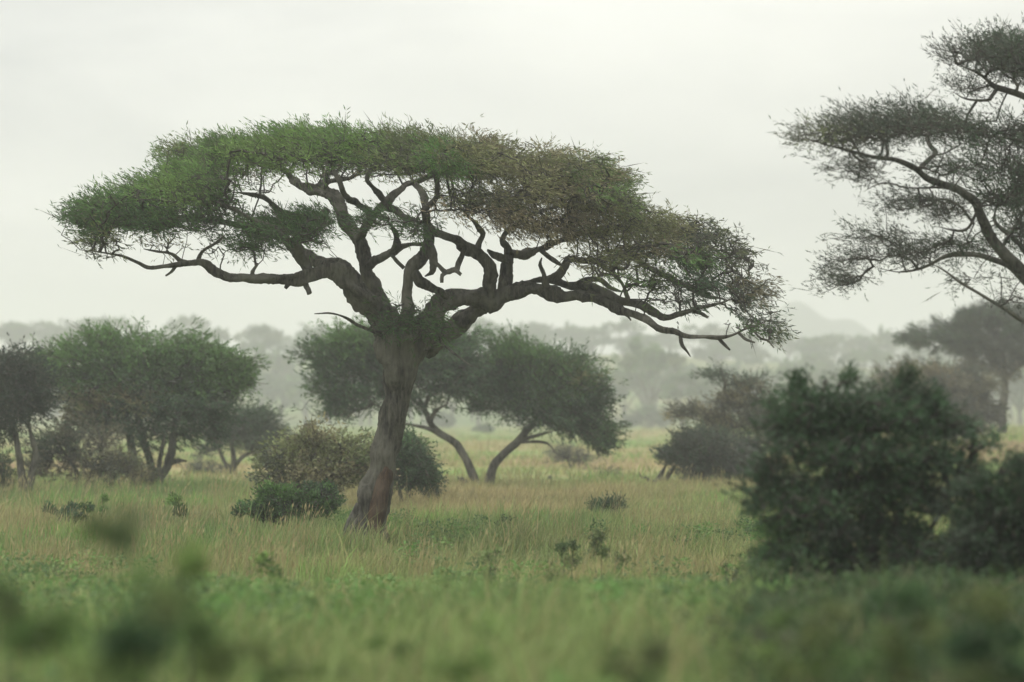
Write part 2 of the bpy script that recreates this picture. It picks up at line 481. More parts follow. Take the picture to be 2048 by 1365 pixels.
# a hill on the horizon
hx = np.linspace(105, 430, 90); hy = np.linspace(1780, 2020, 30)
HX, HY = np.meshgrid(hx, hy)
def hump(px, w): return np.exp(-((HX - (px - 1024) / F * 1900) / (w / F * 1900)) ** 2)
prof = 40 * hump(1615, 60) + 46 * hump(1700, 58) + 26 * hump(1775, 60) + 20 * hump(1860, 80) + 40 * hump(1560, 70) + 22 * hump(1480, 80)
HZ = 12 + .9 * prof * np.exp(-((HY - 1900) / 72) ** 2) + 3.0 * (vn(HX, HY, 24, 9) - .5)
HZ = np.where((HX < 110) | (HX > 425) | (HY < 1790) | (HY > 2010), 6, HZ)
nx = len(hx); i = np.arange(len(hy) - 1)[:, None] * nx; j = np.arange(nx - 1)[None]
q = np.stack([i + j, i + j + 1, i + nx + j + 1, i + nx + j], -1).reshape(-1, 4)
hill = mesh_obj('hill', np.stack([HX.ravel(), HY.ravel(), HZ.ravel()], 1), [q], M_SOIL, tint=np.tile((.07, .09, .07), (HX.size, 1)), smooth=True)
hill['kind'] = 'structure'

# ------------------------------------------------------------------ the air
m = bpy.data.materials.new('haze_air'); m.use_nodes = True
t = m.node_tree; t.nodes.clear()
o = N(t, 'ShaderNodeOutputMaterial'); v = N(t, 'ShaderNodeVolumePrincipled')
v.inputs['Color'].default_value = (.985, .985, .988, 1); v.inputs['Density'].default_value = .00088; v.inputs['Anisotropy'].default_value = .4
t.links.new(v.outputs[0], o.inputs['Volume'])
x0, x1, y0, y1, z0, z1 = -2500, 2500, -410, 3300, -4.0, 100
V = [(x, y, z) for x in (x0, x1) for y in (y0, y1) for z in (z0, z1)]
hz = mesh_obj('haze', V, [np.array([[0, 1, 3, 2], [4, 6, 7, 5], [0, 4, 5, 1], [2, 3, 7, 6], [0, 2, 6, 4], [1, 5, 7, 3]])], m)
hz['kind'] = 'stuff'

# ------------------------------------------------------------------ the big umbrella acacia
D0 = 57.0
b = P(733, 1105, D0); b[2] = float(gz(b[0], b[1])) - .1
LB = [
    limb(D0, [(722, 1130, 0, 44), (728, 1090, 0, 39), (737, 1050, 0, 34), (749, 1000, 0, 30), (762, 950, 0, 26), (772, 895, 0, 24), (784, 850, 0, 24), (793, 800, 0, 25), (800, 750, 0, 27), (805, 710, 0, 29), (806, 680, 0, 28), (806, 655, 0, 22)], 'trunk'),
    limb(D0, [(788, 800, -.1, 14), (787, 740, -.15, 22), (779, 690, -.2, 23), (769, 655, -.2, 23), (752, 616, -.3, 21), (728, 592, -.5, 21), (705, 572, -.6, 20), (684, 560, -.7, 19), (664, 549, -.8, 17), (640, 548, -.9, 14), (615, 553, -1, 12), (580, 556, -1.2, 10), (544, 558, -1.5, 9), (505, 558, -1.7, 8.5), (468, 556, -1.9, 9), (446, 550, -2, 8.5), (430, 541, -2.1, 8), (416, 531, -2.2, 8), (398, 526, -2.3, 7), (378, 526, -2.4, 6), (355, 530, -2.6, 5), (325, 535, -2.8, 4), (295, 535, -3, 4), (275, 525, -3.1, 3), (246, 513, -3.2, 3), (205, 505, -3.4, 2.5), (160, 500, -3.6, 1.6)]),
    limb(D0, [(806, 790, .1, 14), (816, 740, .1, 18), (832, 700, .15, 23), (848, 668, .2, 23), (862, 640, .2, 24), (878, 618, .2, 21), (910, 601, .2, 18), (954, 595, .3, 17), (992, 592, .3, 19), (1027, 586, .2, 16), (1070, 580, 0, 12), (1117, 592, -.2, 12), (1164, 590, -.4, 11), (1205, 601, -.7, 10), (1246, 624, -1, 8), (1287, 636, -1.3, 8), (1311, 652, -1.5, 6), (1330, 660, -1.6, 6), (1352, 664, -1.8, 5.5), (1369, 673, -1.9, 4.5), (1410, 675, -2.2, 4.2), (1457, 672, -2.5, 3.2), (1498, 656, -2.8, 2.6), (1542, 640, -3, 1.6)]),
    limb(D0, [(845, 700, .9, 20), (880, 674, 1, 19), (915, 650, 1.1, 17), (940, 628, 1.0, 14), (975, 608, .8, 14), (1010, 598, .5, 12), (1040, 590, .4, 10)]),
    # left upper limb beside the first
    limb(D0, [(722, 585, -.2, 15), (694, 548, .2, 15), (672, 534, .5, 15), (645, 526, .8, 13), (618, 518, 1.1, 11), (596, 508, 1.4, 9), (580, 492, 1.8, 8), (556, 474, 2.0, 6), (520, 462, 1.8, 5), (470, 450, 1.4, 5), (410, 440, .6, 4.5), (350, 436, -.4, 4), (285, 444, -1.4, 3.4), (225, 456, -2.2, 2.8), (175, 462, -2.8, 2)]),
    limb(D0, [(626, 550, -.9, 10), (612, 530, -.9, 11), (600, 512, -1, 10), (590, 490, -1.2, 8), (575, 478, -1.6, 5), (545, 455, -1.6, 5), (500, 436, -1.6, 4.5), (445, 412, -1.6, 4.5), (390, 392, -1.8, 4), (335, 392, -2.1, 3.4), (280, 404, -2.5, 2.8), (225, 422, -2.8, 2)]),
    limb(D0, [(520, 560, -1.6, 5), (504, 548, -1.6, 4), (516, 528, -1.7, 3)], 'broken_branch'),
    limb(D0, [(586, 556, -1.1, 6), (579, 565, -1.2, 5), (570, 577, -1.2, 3.5)], 'broken_branch'),
    limb(D0, [(602, 556, -1, 7), (610, 570, -1, 6), (619, 586, -1.1, 5)], 'broken_branch'),
    limb(D0, [(672, 540, -.4, 5), (678, 527, -.4, 4), (684, 518, -.4, 2.5)], 'broken_branch'),
    limb(D0, [(352, 531, -2.6, 3), (342, 544, -2.6, 2.4), (331, 552, -2.6, 1.6)], 'broken_branch'),
    limb(D0, [(378, 525, -2.4, 4), (360, 520, -2.2, 3.6), (340, 507, -2, 3), (312, 503, -1.8, 2.4), (287, 498, -1.8, 1.6)]),
    limb(D0, [(396, 523, -2.2, 3.5), (404, 505, -2.4, 3), (432, 486, -2.6, 2.4), (450, 470, -2.9, 2)]),
    # centre-left riser
    limb(D0, [(786, 670, .5, 20), (770, 635, .5, 19), (760, 608, .6, 17), (750, 585, .7, 15.5), (743, 566, .8, 14), (736, 548, .8, 13.5), (731, 530, .8, 13), (726, 505, .9, 12), (717, 480, 1, 12), (703, 460, 1.1, 12), (688, 440, 1.2, 12), (679, 418, 1.4, 12), (669, 400, 1.6, 11.5), (650, 386, 1.9, 10.5), (623, 378, 2.2, 10), (600, 370, 2.6, 8), (583, 355, 3, 6), (562, 338, 2.8, 5), (520, 325, 2.2, 4.5), (470, 318, 1.6, 4), (420, 318, 1, 3), (380, 332, .4, 2)]),
    limb(D0, [(738, 535, .7, 9), (752, 523, .5, 8), (770, 512, .3, 7.5), (785, 502, .1, 7.5), (793, 488, -.2, 6.5), (790, 470, -.5, 5), (780, 448, -.9, 4)]),
    limb(D0, [(787, 503, .1, 6), (802, 496, 0, 5.5), (820, 490, -.2, 4.6), (840, 490, -.4, 3.5), (862, 480, -.8, 2.5)]),
    limb(D0, [(784, 510, .1, 3), (796, 524, .1, 4), (808, 537, .1, 4)], 'broken_branch'),
    limb(D0, [(718, 478, .9, 8), (733, 452, .5, 7.5), (742, 434, .2, 8), (735, 422, 0, 7), (712, 407, -.4, 6), (696, 396, -.8, 5.5), (684, 380, -1.2, 5), (676, 358, -1.2, 4.5), (660, 332, -1, 4), (620, 314, -.8, 3.6), (570, 305, -.8, 3), (520, 300, -1, 2)]),
    limb(D0, [(741, 436, .2, 7), (757, 420, .2, 7), (772, 408, .2, 8.5), (780, 396, .3, 8), (800, 382, .5, 6.5), (816, 368, .8, 5.5), (842, 360, 1, 5), (880, 345, .8, 5), (935, 334, .2, 4.5), (995, 332, -.4, 4), (1060, 342, .2, 3.4), (1120, 350, .8, 2.6), (1190, 362, .6, 2)]),
    limb(D0, [(772, 404, .2, 6.5), (758, 390, 0, 5), (748, 378, -.3, 4.5), (735, 360, -.6, 4), (745, 335, -.6, 4), (790, 315, -.4, 3.4), (845, 305, -.2, 2.6), (900, 305, 0, 2)]),
    limb(D0, [(770, 414, .2, 7), (792, 424, .1, 6.5), (815, 436, -.1, 6), (840, 446, -.4, 4.5)]),
    limb(D0, [(620, 380, 2.2, 6), (640, 372, 2.6, 5), (660, 362, 3, 4.5), (690, 358, 3.6, 3.5), (730, 345, 4.4, 2.5)]),
    limb(D0, [(655, 420, 1, 6), (640, 432, .9, 7), (600, 434, .8, 6.5), (570, 428, .6, 6), (545, 410, .4, 5), (528, 396, .2, 4), (495, 388, 0, 3), (460, 384, -.2, 2)]),
    # centre riser
    limb(D0, [(822, 680, -.6, 16), (817, 640, -.7, 14), (816, 613, -.8, 12), (814, 585, -.8, 9), (814, 560, -.8, 9), (818, 540, -.8, 10), (830, 530, -.7, 11), (846, 519, -.6, 11), (854, 502, -.5, 11), (858, 480, -.4, 10), (855, 455, -.2, 8), (852, 430, 0, 6.5), (850, 408, .2, 6), (845, 385, .5, 5.5), (830, 368, .9, 5), (818, 350, 1.5, 4)]),
    limb(D0, [(822, 545, -.8, 9), (838, 562, -.7, 9), (857, 574, -.5, 9), (875, 583, -.3, 9), (895, 596, -.1, 9)]),
    limb(D0, [(856, 478, -.5, 7), (864, 505, -.7, 8), (867, 525, -.8, 7), (862, 544, -.7, 5), (850, 553, -.6, 3)]),
    limb(D0, [(862, 520, -.8, 4), (878, 532, -1, 4), (892, 545, -1.2, 4.5), (908, 541, -1.3, 4), (921, 550, -1.4, 2.5)], 'broken_branch'),
    limb(D0, [(897, 544, -1.2, 4), (885, 552, -1.3, 4), (884, 566, -1.3, 3)], 'broken_branch'),
    # right risers
    limb(D0, [(982, 590, .2, 13), (981, 570, .1, 12.5), (978, 548, 0, 12), (968, 522, -.1, 12), (950, 504, -.2, 13), (930, 492, -.3, 11), (913, 480, -.5, 9.5), (890, 470, -.7, 8), (868, 462, -.9, 6.5), (850, 440, -1.3, 5), (845, 420, -1.8, 4)]),
    limb(D0, [(955, 500, -.2, 7), (960, 484, -.3, 6), (964, 468, -.5, 5), (950, 445, -.9, 4), (930, 425, -1.2, 3.4), (960, 408, -1, 3), (1010, 400, -.8, 2.6), (1060, 392, -.4, 2)]),
    limb(D0, [(930, 494, -.3, 6), (922, 512, -.5, 5), (916, 528, -.6, 4.5), (912, 545, -.7, 3)], 'broken_branch'),
    limb(D0, [(1006, 590, .3, 13), (1010, 569, .3, 11.5), (1013, 545, .4, 11), (1015, 520, .5, 11), (1028, 509, .7, 10), (1045, 508, .9, 8.5), (1064, 503, 1.2, 8), (1082, 498, 1.5, 7), (1105, 488, 1.9, 6), (1140, 474, 2.5, 5), (1185, 462, 2.2, 5), (1240, 457, 1.6, 5), (1295, 458, 1.2, 4.5), (1350, 466, .8, 4), (1405, 486, .4, 3.4), (1455, 520, .2, 2.8), (1490, 560, 0, 2)]),
    limb(D0, [(1014, 520, .4, 7), (1000, 516, .2, 6.5), (985, 508, 0, 6), (975, 500, -.1, 6)]),
    limb(D0, [(1017, 512, .5, 8), (1014, 496, .5, 7.5), (1005, 478, .3, 6), (1020, 458, .1, 5), (1045, 440, -.4, 4), (1075, 424, -.8, 3.6), (1125, 412, -.4, 3.4), (1180, 404, 0, 3), (1240, 404, -.6, 2)]),
    limb(D0, [(1080, 500, 1.5, 5), (1104, 518, 1.4, 4.5), (1124, 532, 1.3, 4)]),
    limb(D0, [(1095, 578, -.1, 8), (1092, 564, -.3, 7), (1087, 548, -.4, 4), (1080, 530, -.4, 3.2), (1084, 516, -.5, 2.6)]),
    limb(D0, [(1088, 566, -.2, 6), (1102, 556, -.1, 7), (1118, 548, 0, 7), (1130, 532, .1, 6), (1140, 518, .3, 6), (1165, 522, .6, 6), (1200, 520, 1, 5.5), (1249, 512, 1.4, 5), (1287, 530, 1.7, 5), (1316, 544, 1.9, 5), (1342, 557, 2.1, 6), (1366, 568, 2.3, 6), (1390, 582, 2.5, 5.5), (1412, 592, 2.7, 5), (1457, 601, 3, 3)]),
    limb(D0, [(1022, 582, .1, 5), (1050, 566, .2, 5), (1085, 562, .2, 6), (1125, 567, .1, 7), (1155, 574, 0, 9), (1180, 572, -.2, 8), (1204, 580, -.3, 9), (1220, 592, -.4, 8), (1238, 601, -.5, 7), (1278, 611, -.6, 7), (1308, 624, -.7, 7), (1330, 634, -.8, 6), (1352, 631, -.9, 5), (1396, 617, -1.1, 4), (1445, 606, -1.4, 3), (1480, 590, -1.6, 2)]),
    limb(D0, [(1150, 574, -.1, 7), (1172, 562, 0, 6.5), (1200, 560, .1, 5), (1222, 578, .2, 4), (1250, 585, .4, 3)]),
    limb(D0, [(1260, 606, -.6, 4), (1256, 592, -.8, 4), (1245, 570, -1, 3.4), (1225, 548, -1.3, 3), (1205, 535, -1.6, 2.4)]),
    limb(D0, [(1385, 622, -1, 3.5), (1402, 628, -1, 3), (1416, 636, -1, 2)], 'broken_branch'),
    limb(D0, [(1240, 624, -1, 3), (1256, 634, -1, 2.6), (1262, 642, -1, 1.6)], 'broken_branch'),
    limb(D0, [(1361, 670, -1.8, 4), (1364, 690, -1.8, 3.4), (1373, 702, -1.8, 2.2), (1381, 714, -1.8, 1)], 'broken_branch'),
    limb(D0, [(1434, 674, -2.3, 3), (1446, 688, -2.3, 3), (1460, 701, -2.3, 1.5)], 'broken_branch'),
    limb(D0, [(1478, 668, -2.6, 2.6), (1492, 680, -2.7, 2.4), (1510, 686, -2.7, 1.2)], 'broken_branch'),
    limb(D0, [(1508, 664, -2.8, 2), (1522, 678, -2.9, 2.2), (1535, 681, -2.9, 1.8), (1548, 696, -3, 1)], 'broken_branch'),
    limb(D0, [(765, 672, -.6, 5), (740, 661, -.8, 3), (716, 650, -1, 2.6), (700, 640, -1.2, 2.4), (682, 632, -1.4, 2), (660, 627, -1.6, 1.6), (629, 628, -1.8, .8)], 'broken_branch'),
    limb(D0, [(850, 700, -.5, 3), (880, 690, -.9, 2.6), (905, 705, -1.2, 2), (945, 734, -1.6, 1)], 'broken_branch'),
]
PD = [
    pad(D0, 455, 290, 34, 12, 1.2, 0, 2, 'GO', .7), pad(D0, 590, 278, 50, 12, 1.2, -1, 3, 'LG', .9), pad(D0, 665, 276, 36, 10, 1.2, 1, 3, 'LG', .8), pad(D0, 845, 280, 60, 14, 1.2, -1, 3, 'OG', .8), pad(D0, 965, 290, 50, 12, 1, 0, 3, 'OB', .6), pad(D0, 1160, 322, 44, 12, 1, 0, 3, 'OG', .6), pad(D0, 370, 300, 30, 14, 1, 0, 2, 'OG', .5),
    pad(D0, 430, 310, 85, 28, .75, 1, 4, 'GO', .8), pad(D0, 375, 330, 50, 23, .7, 1, 3, 'GO', .6), pad(D0, 555, 308, 110, 34, 1.2, -1, 5, 'LG'), pad(D0, 690, 308, 115, 34, 1.2, 1, 6, 'GL'),
    pad(D0, 830, 310, 115, 36, 1.1, 0, 6, 'OG'), pad(D0, 900, 320, 60, 28, .8, -2, 3, 'G'), pad(D0, 975, 322, 105, 36, 1.1, -1, 6, 'OB'), pad(D0, 1095, 345, 100, 34, 1, 1, 5, 'OB'),
    pad(D0, 1180, 355, 66, 36, 1, 0, 4, 'OG'), pad(D0, 1215, 345, 30, 22, .5, 0, 2, 'B', .5),
    pad(D0, 400, 362, 75, 34, .9, -1, 4, 'GL'), pad(D0, 320, 395, 85, 34, 1.1, -2, 4, 'GL'), pad(D0, 240, 425, 80, 32, 1.05, -2.6, 3.5, 'GV'), pad(D0, 185, 452, 50, 28, .7, -3, 2.5, 'GV', .8),
    pad(D0, 330, 440, 100, 28, .9, -1, 4, 'DG'), pad(D0, 215, 480, 60, 16, .45, -3, 2, 'OD', .6), pad(D0, 435, 395, 60, 34, .8, 1, 4, 'GD'), pad(D0, 430, 435, 50, 18, .5, 1, 3, 'VG', .8),
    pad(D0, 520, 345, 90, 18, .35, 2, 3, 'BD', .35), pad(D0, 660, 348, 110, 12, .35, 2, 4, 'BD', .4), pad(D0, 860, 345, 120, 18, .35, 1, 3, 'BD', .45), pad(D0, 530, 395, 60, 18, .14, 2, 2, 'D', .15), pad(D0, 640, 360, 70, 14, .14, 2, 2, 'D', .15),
    pad(D0, 560, 462, 110, 20, 1, -1, 2, 'GV'), pad(D0, 635, 443, 60, 14, .8, -.6, 1.6, 'GV'), pad(D0, 500, 486, 50, 16, .5, -1.4, 1.6, 'GD'), pad(D0, 545, 495, 40, 12, .4, -1.4, 1.2, 'G'), pad(D0, 600, 480, 60, 12, .5, -1, 1.2, 'GD'),
    pad(D0, 775, 443, 70, 14, .7, -1, 1.6, 'GV', .8), pad(D0, 840, 455, 35, 14, .6, -1, 1.2, 'GV', .8), pad(D0, 850, 392, 55, 18, .16, -1, 2, 'OV', .4),
    pad(D0, 950, 398, 90, 26, .85, -1, 2.4, 'OY', .6), pad(D0, 985, 428, 85, 20, .7, -1.4, 2, 'KB', .6), pad(D0, 1085, 385, 95, 32, .8, 0, 4, 'BO', .6), pad(D0, 1065, 450, 100, 22, .9, -1, 2.2, 'BK', .6),
    pad(D0, 1180, 410, 85, 32, .9, 1, 3.6, 'BO', .7), pad(D0, 1235, 400, 38, 28, .9, -1, 2.2, 'GO'), pad(D0, 1180, 460, 95, 24, .85, 1, 3, 'BO', .5), pad(D0, 1260, 448, 75, 22, .75, 0, 2.6, 'OB', .8),
    pad(D0, 1345, 458, 75, 28, .85, 1, 3, 'OB', .8), pad(D0, 1415, 482, 62, 32, .65, 0, 2.6, 'SO', .6), pad(D0, 1470, 525, 50, 40, .6, 0, 2, 'SO', .45), pad(D0, 1505, 575, 40, 42, .5, 0, 1.6, 'SB', .4), pad(D0, 1390, 520, 70, 20, .7, -1, 2.4, 'GS', .8),
    pad(D0, 1290, 498, 85, 22, .85, 0, 2.4, 'BD', .5), pad(D0, 1215, 520, 85, 20, .75, -1, 2, 'OB', .5), pad(D0, 1200, 552, 45, 14, .4, -1.3, 1.6, 'OG', .6), pad(D0, 1290, 552, 65, 16, .4, -1.4, 2, 'GO', .6), pad(D0, 1300, 598, 40, 10, .3, -1, 1.2, 'GO', .6), pad(D0, 1340, 510, 80, 20, .4, 0, 2, 'D', .3),
    pad(D0, 1430, 570, 55, 24, .65, 0, 2, 'VS', .7), pad(D0, 1495, 605, 36, 28, .4, -1, 1.6, 'SV', .5), pad(D0, 1525, 640, 30, 22, .55, -2.5, 1.2, 'SV', .7), pad(D0, 1555, 660, 22, 12, .5, -2.6, .8, 'SO', .6), pad(D0, 1490, 657, 50, 10, .4, -2.6, 1, 'GS', .7), pad(D0, 1370, 598, 70, 16, .4, -1, 1.6, 'SV', .4), pad(D0, 1420, 645, 50, 8, .08, -2, 1, 'S', .3), pad(D0, 1350, 560, 75, 22, .55, 0, 1.6, 'D', .3),
    pad(D0, 205, 530, 36, 18, .1, -3, 1, 'SD', .2), pad(D0, 330, 492, 80, 14, .2, -2, 1.6, 'BD', .3), pad(D0, 440, 495, 60, 18, .12, -2, 1.2, 'OD', .25),
    pad(D0, 825, 640, 56, 22, .6, -1, .7, 'DG', .7), pad(D0, 790, 625, 22, 16, .3, -1, .4, 'DG', .6), pad(D0, 860, 672, 36, 24, .3, -1.1, .4, 'DG', .6), pad(D0, 785, 672, 28, 22, .3, -.9, .3, 'DG', .6), pad(D0, 870, 605, 28, 10, .1, -.6, .3, 'DG', .5),
]
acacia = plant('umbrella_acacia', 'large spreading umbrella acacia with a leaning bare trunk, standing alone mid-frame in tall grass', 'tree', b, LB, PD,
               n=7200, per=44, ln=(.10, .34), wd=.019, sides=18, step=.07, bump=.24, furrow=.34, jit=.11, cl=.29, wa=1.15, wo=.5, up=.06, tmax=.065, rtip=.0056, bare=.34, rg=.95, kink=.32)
# the stripped, reddish scar at the foot of the trunk
S = spline(limb(D0, [(748, 1070, -.30, 12), (754, 1020, -.28, 17), (764, 980, -.24, 15), (773, 950, -.2, 12), (778, 925, -.16, 6)])[1], .06)
V, f = tube(S, 22, .05, .2, seed=3)
mesh_obj('bark_scar', V, f, M_WOUND, acacia, b, smooth=True)
for pts in ([(698, 1135, -.1, 15), (699, 1090, -.1, 15), (706, 1055, -.05, 16), (724, 1010, 0, 12)], [(758, 1130, -.2, 14), (755, 1090, -.15, 13), (757, 1050, -.1, 12), (764, 1000, 0, 8)]):
    V, f = tube(spline(limb(D0, pts)[1], .06), 16, .05, .15, seed=int(pts[0][0]))
    mesh_obj('root_flare', V, f, M_BARK, acacia, b, smooth=True)

# ------------------------------------------------------------------ the tall acacia reaching in from the side
D1 = 45.0
OFF[:] = [26, 14]
b = ground_pt(2396, D1) - np.array([0, 0, .1])
LB = [
    limb(D1, [(2370, 1160, 0, 44), (2340, 1050, 0, 38), (2290, 920, 0, 34), (2230, 790, 0, 30), (2160, 690, 0, 24), (2100, 620, 0, 20), (2048, 566, -.1, 17), (2009, 520, -.2, 15), (1976, 489, -.3, 14), (1953, 456, -.3, 13), (1939, 423, -.4, 12), (1925, 390, -.5, 11), (1906, 375, -.6, 10), (1880, 362, -.8, 9), (1850, 352, -1, 8.5), (1826, 342, -1.2, 8), (1803, 322, -1.4, 7.5), (1765, 306, -1.7, 6), (1718, 300, -2, 4.5), (1657, 284, -2.5, 3), (1600, 268, -2.9, 1.5)], 'trunk'),
    limb(D1, [(1810, 328, -1.3, 6), (1832, 306, -1.1, 5.5), (1847, 292, -1, 5.5), (1838, 280, -.9, 5.5), (1828, 264, -.8, 5), (1832, 248, -.6, 4), (1838, 225, -.3, 3)]),
    limb(D1, [(2060, 580, 0, 9), (2032, 556, .2, 8), (1990, 520, .4, 7), (1950, 503, .5, 7), (1915, 495, .6, 7), (1868, 498, .8, 5), (1821, 521, 1, 3.5), (1775, 531, 1.3, 2), (1720, 520, 1.5, 1.2)]),
    limb(D1, [(2170, 700, -.4, 10), (2090, 672, -.6, 7), (2037, 640, -.8, 6), (1981, 602, -1, 5), (1939, 578, -1.1, 4), (1892, 550, -1.2, 3.4), (1854, 522, -1.3, 2.4), (1800, 500, -1.4, 1.2)]),
    limb(D1, [(2090, 610, .4, 9), (2052, 550, .5, 8), (2040, 520, .6, 7), (2023, 489, .7, 6.5), (2000, 462, .8, 6), (1976, 444, .9, 5), (1962, 425, 1, 4), (1970, 390, 1.3, 3)]),
    limb(D1, [(2230, 790, .4, 16), (2215, 600, .6, 14), (2180, 430, .8, 12), (2130, 300, 1, 10), (2090, 240, 1, 9), (2048, 199, .9, 8), (2028, 181, .8, 8), (1990, 168, .7, 7.5), (1964, 160, .6, 7), (1943, 142, .5, 5.5), (1915, 126, .3, 4), (1880, 112, .1, 2.5)]),
    limb(D1, [(2005, 172, .7, 4), (2010, 156, .7, 4), (2000, 146, .8, 3.4), (2020, 130, .9, 2.5)]),
    limb(D1, [(1967, 166, .6, 5), (1956, 180, .5, 4.5), (1948, 187, .4, 4), (1906, 184, .2, 2.5), (1880, 170, 0, 1.5)]),
    limb(D1, [(2180, 430, .8, 9), (2120, 340, .6, 7), (2060, 290, .4, 5.5), (2000, 265, .1, 4), (1930, 255, -.4, 3)]),
    limb(D1, [(1932, 400, -.4, 4), (1912, 440, -.6, 3.6), (1890, 448, -.8, 3), (1850, 440, -1.1, 2)]),
    limb(D1, [(1922, 435, -.4, 4), (1886, 392, -.5, 3), (1840, 385, -.9, 2.4), (1780, 392, -1.3, 1.5)]),
    limb(D1, [(1880, 362, -.8, 3.4), (1850, 362, -1.1, 3), (1790, 362, -1.5, 2.2), (1740, 352, -1.8, 2), (1700, 370, -2, 1.2)]),
    limb(D1, [(1975, 487, 0, 5), (2010, 430, .6, 4.5), (2040, 380, 1, 3.5), (2090, 350, 1.4, 2.5)]),
]
PD = [pad(D1, 2010, 85, 90, 28, 1, 1, 3, 'SD'), pad(D1, 1925, 98, 65, 22, .8, 0, 2.4, 'S'), pad(D1, 1985, 125, 70, 20, .7, 1, 2, 'SD'), pad(D1, 2100, 110, 90, 50, .7, 1, 3, 'S'), pad(D1, 1920, 165, 45, 14, .45, 0, 1.5, 'S'),  # grey leaf tints paint in the veil of a window
      pad(D1, 1635, 262, 66, 20, .7, -2.6, 2, 'SO'), pad(D1, 1715, 245, 80, 28, .85, -1.6, 3, 'S'), pad(D1, 1800, 230, 80, 30, .75, -1, 3, 'SD'), pad(D1, 1880, 245, 60, 28, .6, 0, 3, 'SV'), pad(D1, 1945, 258, 60, 26, .7, .4, 3, 'SD'), pad(D1, 2040, 255, 70, 36, .7, 1, 3, 'SD'),
      pad(D1, 1700, 320, 55, 14, .45, -2, 2, 'S'), pad(D1, 1720, 342, 60, 10, .25, -1.8, 1.5, 'S'), pad(D1, 1870, 320, 70, 25, .35, 0, 3, 'SV'), pad(D1, 1970, 320, 70, 30, .6, 1, 3, 'SV'), pad(D1, 2040, 350, 60, 35, .8, 1, 3, 'SD'), pad(D1, 1990, 385, 60, 22, .9, 1, 2.4, 'DS'),
      pad(D1, 1820, 392, 80, 14, .6, -1, 2, 'S'), pad(D1, 1775, 408, 50, 12, .45, -1.2, 1.6, 'S'), pad(D1, 1870, 415, 50, 14, .5, -.6, 2, 'S'), pad(D1, 1740, 462, 65, 14, .5, 1, 2, 'S'), pad(D1, 1690, 505, 50, 12, .4, 1, 2, 'S'), pad(D1, 1800, 490, 80, 18, .55, 1, 2.4, 'S'), pad(D1, 1900, 475, 55, 18, .6, .5, 2, 'SD'),
      pad(D1, 1665, 545, 45, 26, .4, 1, 1.4, 'S'), pad(D1, 1930, 548, 80, 16, .18, -1, 2, 'SV'), pad(D1, 2010, 590, 60, 20, .15, -1, 2, 'S'), pad(D1, 2030, 450, 45, 40, .8, 1, 2.4, 'DS'), pad(D1, 2110, 480, 60, 60, .6, 1, 3, 'DS'), pad(D1, 2200, 260, 110, 60, .5, 1, 4, 'S'), pad(D1, 2250, 420, 110, 50, .5, 1, 4, 'S')]
plant('tall_acacia', 'tall acacia with layered leaf sprays tinted grey for a window veil, reaching in high above the dark bush', 'tree', b, LB, PD,
      n=4600, per=25, ln=(.10, .26), wd=.013, sides=10, step=.12, furrow=.1, jit=.12, cl=.36, wa=.95, wo=.5, up=.05, tmax=.024, rtip=.0034, bare=.4, rg=.8, kink=.25)

OFF[:] = [0, 0]
# ------------------------------------------------------------------ trees and bushes of the middle distance
def mid(name, label, cat, d, bpx, limbs, pads, **k):
    b = ground_pt(bpx, d); b[2] -= .05
    LL = []
    for q_, l in enumerate(limbs):
        nm = 'limb'
        if isinstance(l[0], str):
            nm, l = l[0], l[1]
        elif q_ == 0:
            nm = 'trunk'
        LL.append(limb(d, l, nm))
    return plant(name, label, cat, b, LL, [pad(d, *p[:4], **(p[4] if len(p) > 4 else {})) for p in pads], **k)

K = dict
mid('bushy_acacia', 'broad green bushy acacia on several thin stems, second tree from the photo\'s left edge', 'tree', 96, 300,
    [[(290, 992, 0, 12), (285, 965, 0, 11), (271, 930, 0, 9), (262, 886, .1, 8), (253, 834, .2, 7), (234, 772, .3, 6), (209, 746, .5, 4)],
     [(300, 990, 0, 9), (303, 955, 0, 9), (297, 911, 0, 8), (285, 870, 0, 7), (276, 820, 0, 6), (290, 760, 0, 4)],
     [(312, 985, 0, 9), (322, 955, 0, 8), (340, 920, 0, 9), (346, 878, 0, 8), (352, 838, 0, 6), (372, 780, 0, 4)],
     [(310, 968, -.2, 6), (318, 935, -.2, 5), (322, 905, -.2, 5), (330, 870, -.3, 4)],
     [(288, 968, -.2, 5), (270, 945, -.3, 4), (245, 920, -.5, 4), (205, 900, -.8, 2.5)],
     [(338, 930, 0, 5), (355, 922, 0, 5), (374, 923, 0, 4)],
     [(350, 850, 0, 5), (390, 800, 0, 4), (430, 770, 0, 3)], [(240, 780, .4, 4), (190, 785, .8, 3), (150, 790, 1, 2)]],
    [(250, 682, 75, 24), (340, 700, 95, 28), (160, 715, 60, 26), (105, 745, 40, 28), (425, 720, 60, 30), (465, 755, 38, 42), (280, 735, 130, 36, K(t='GV')), (190, 765, 90, 36, K(t='GV')),
     (390, 765, 90, 40, K(t='G')), (250, 795, 70, 28, K(t='BO', w=.7)), (170, 815, 60, 28, K(t='BO', w=.6)), (320, 815, 110, 34, K(t='V')), (430, 815, 55, 34, K(w=.7, t='V')), (270, 855, 100, 28, K(w=.6, t='V')), (380, 865, 65, 28, K(w=.5, t='V')), (210, 840, 60, 30, K(w=.5, t='SB'))],
    n=1900, per=54, ln=(.15, .42), wd=.034, sides=7, step=.3, jit=.14, cl=.4, up=.2, rtip=.008, tmax=.035)
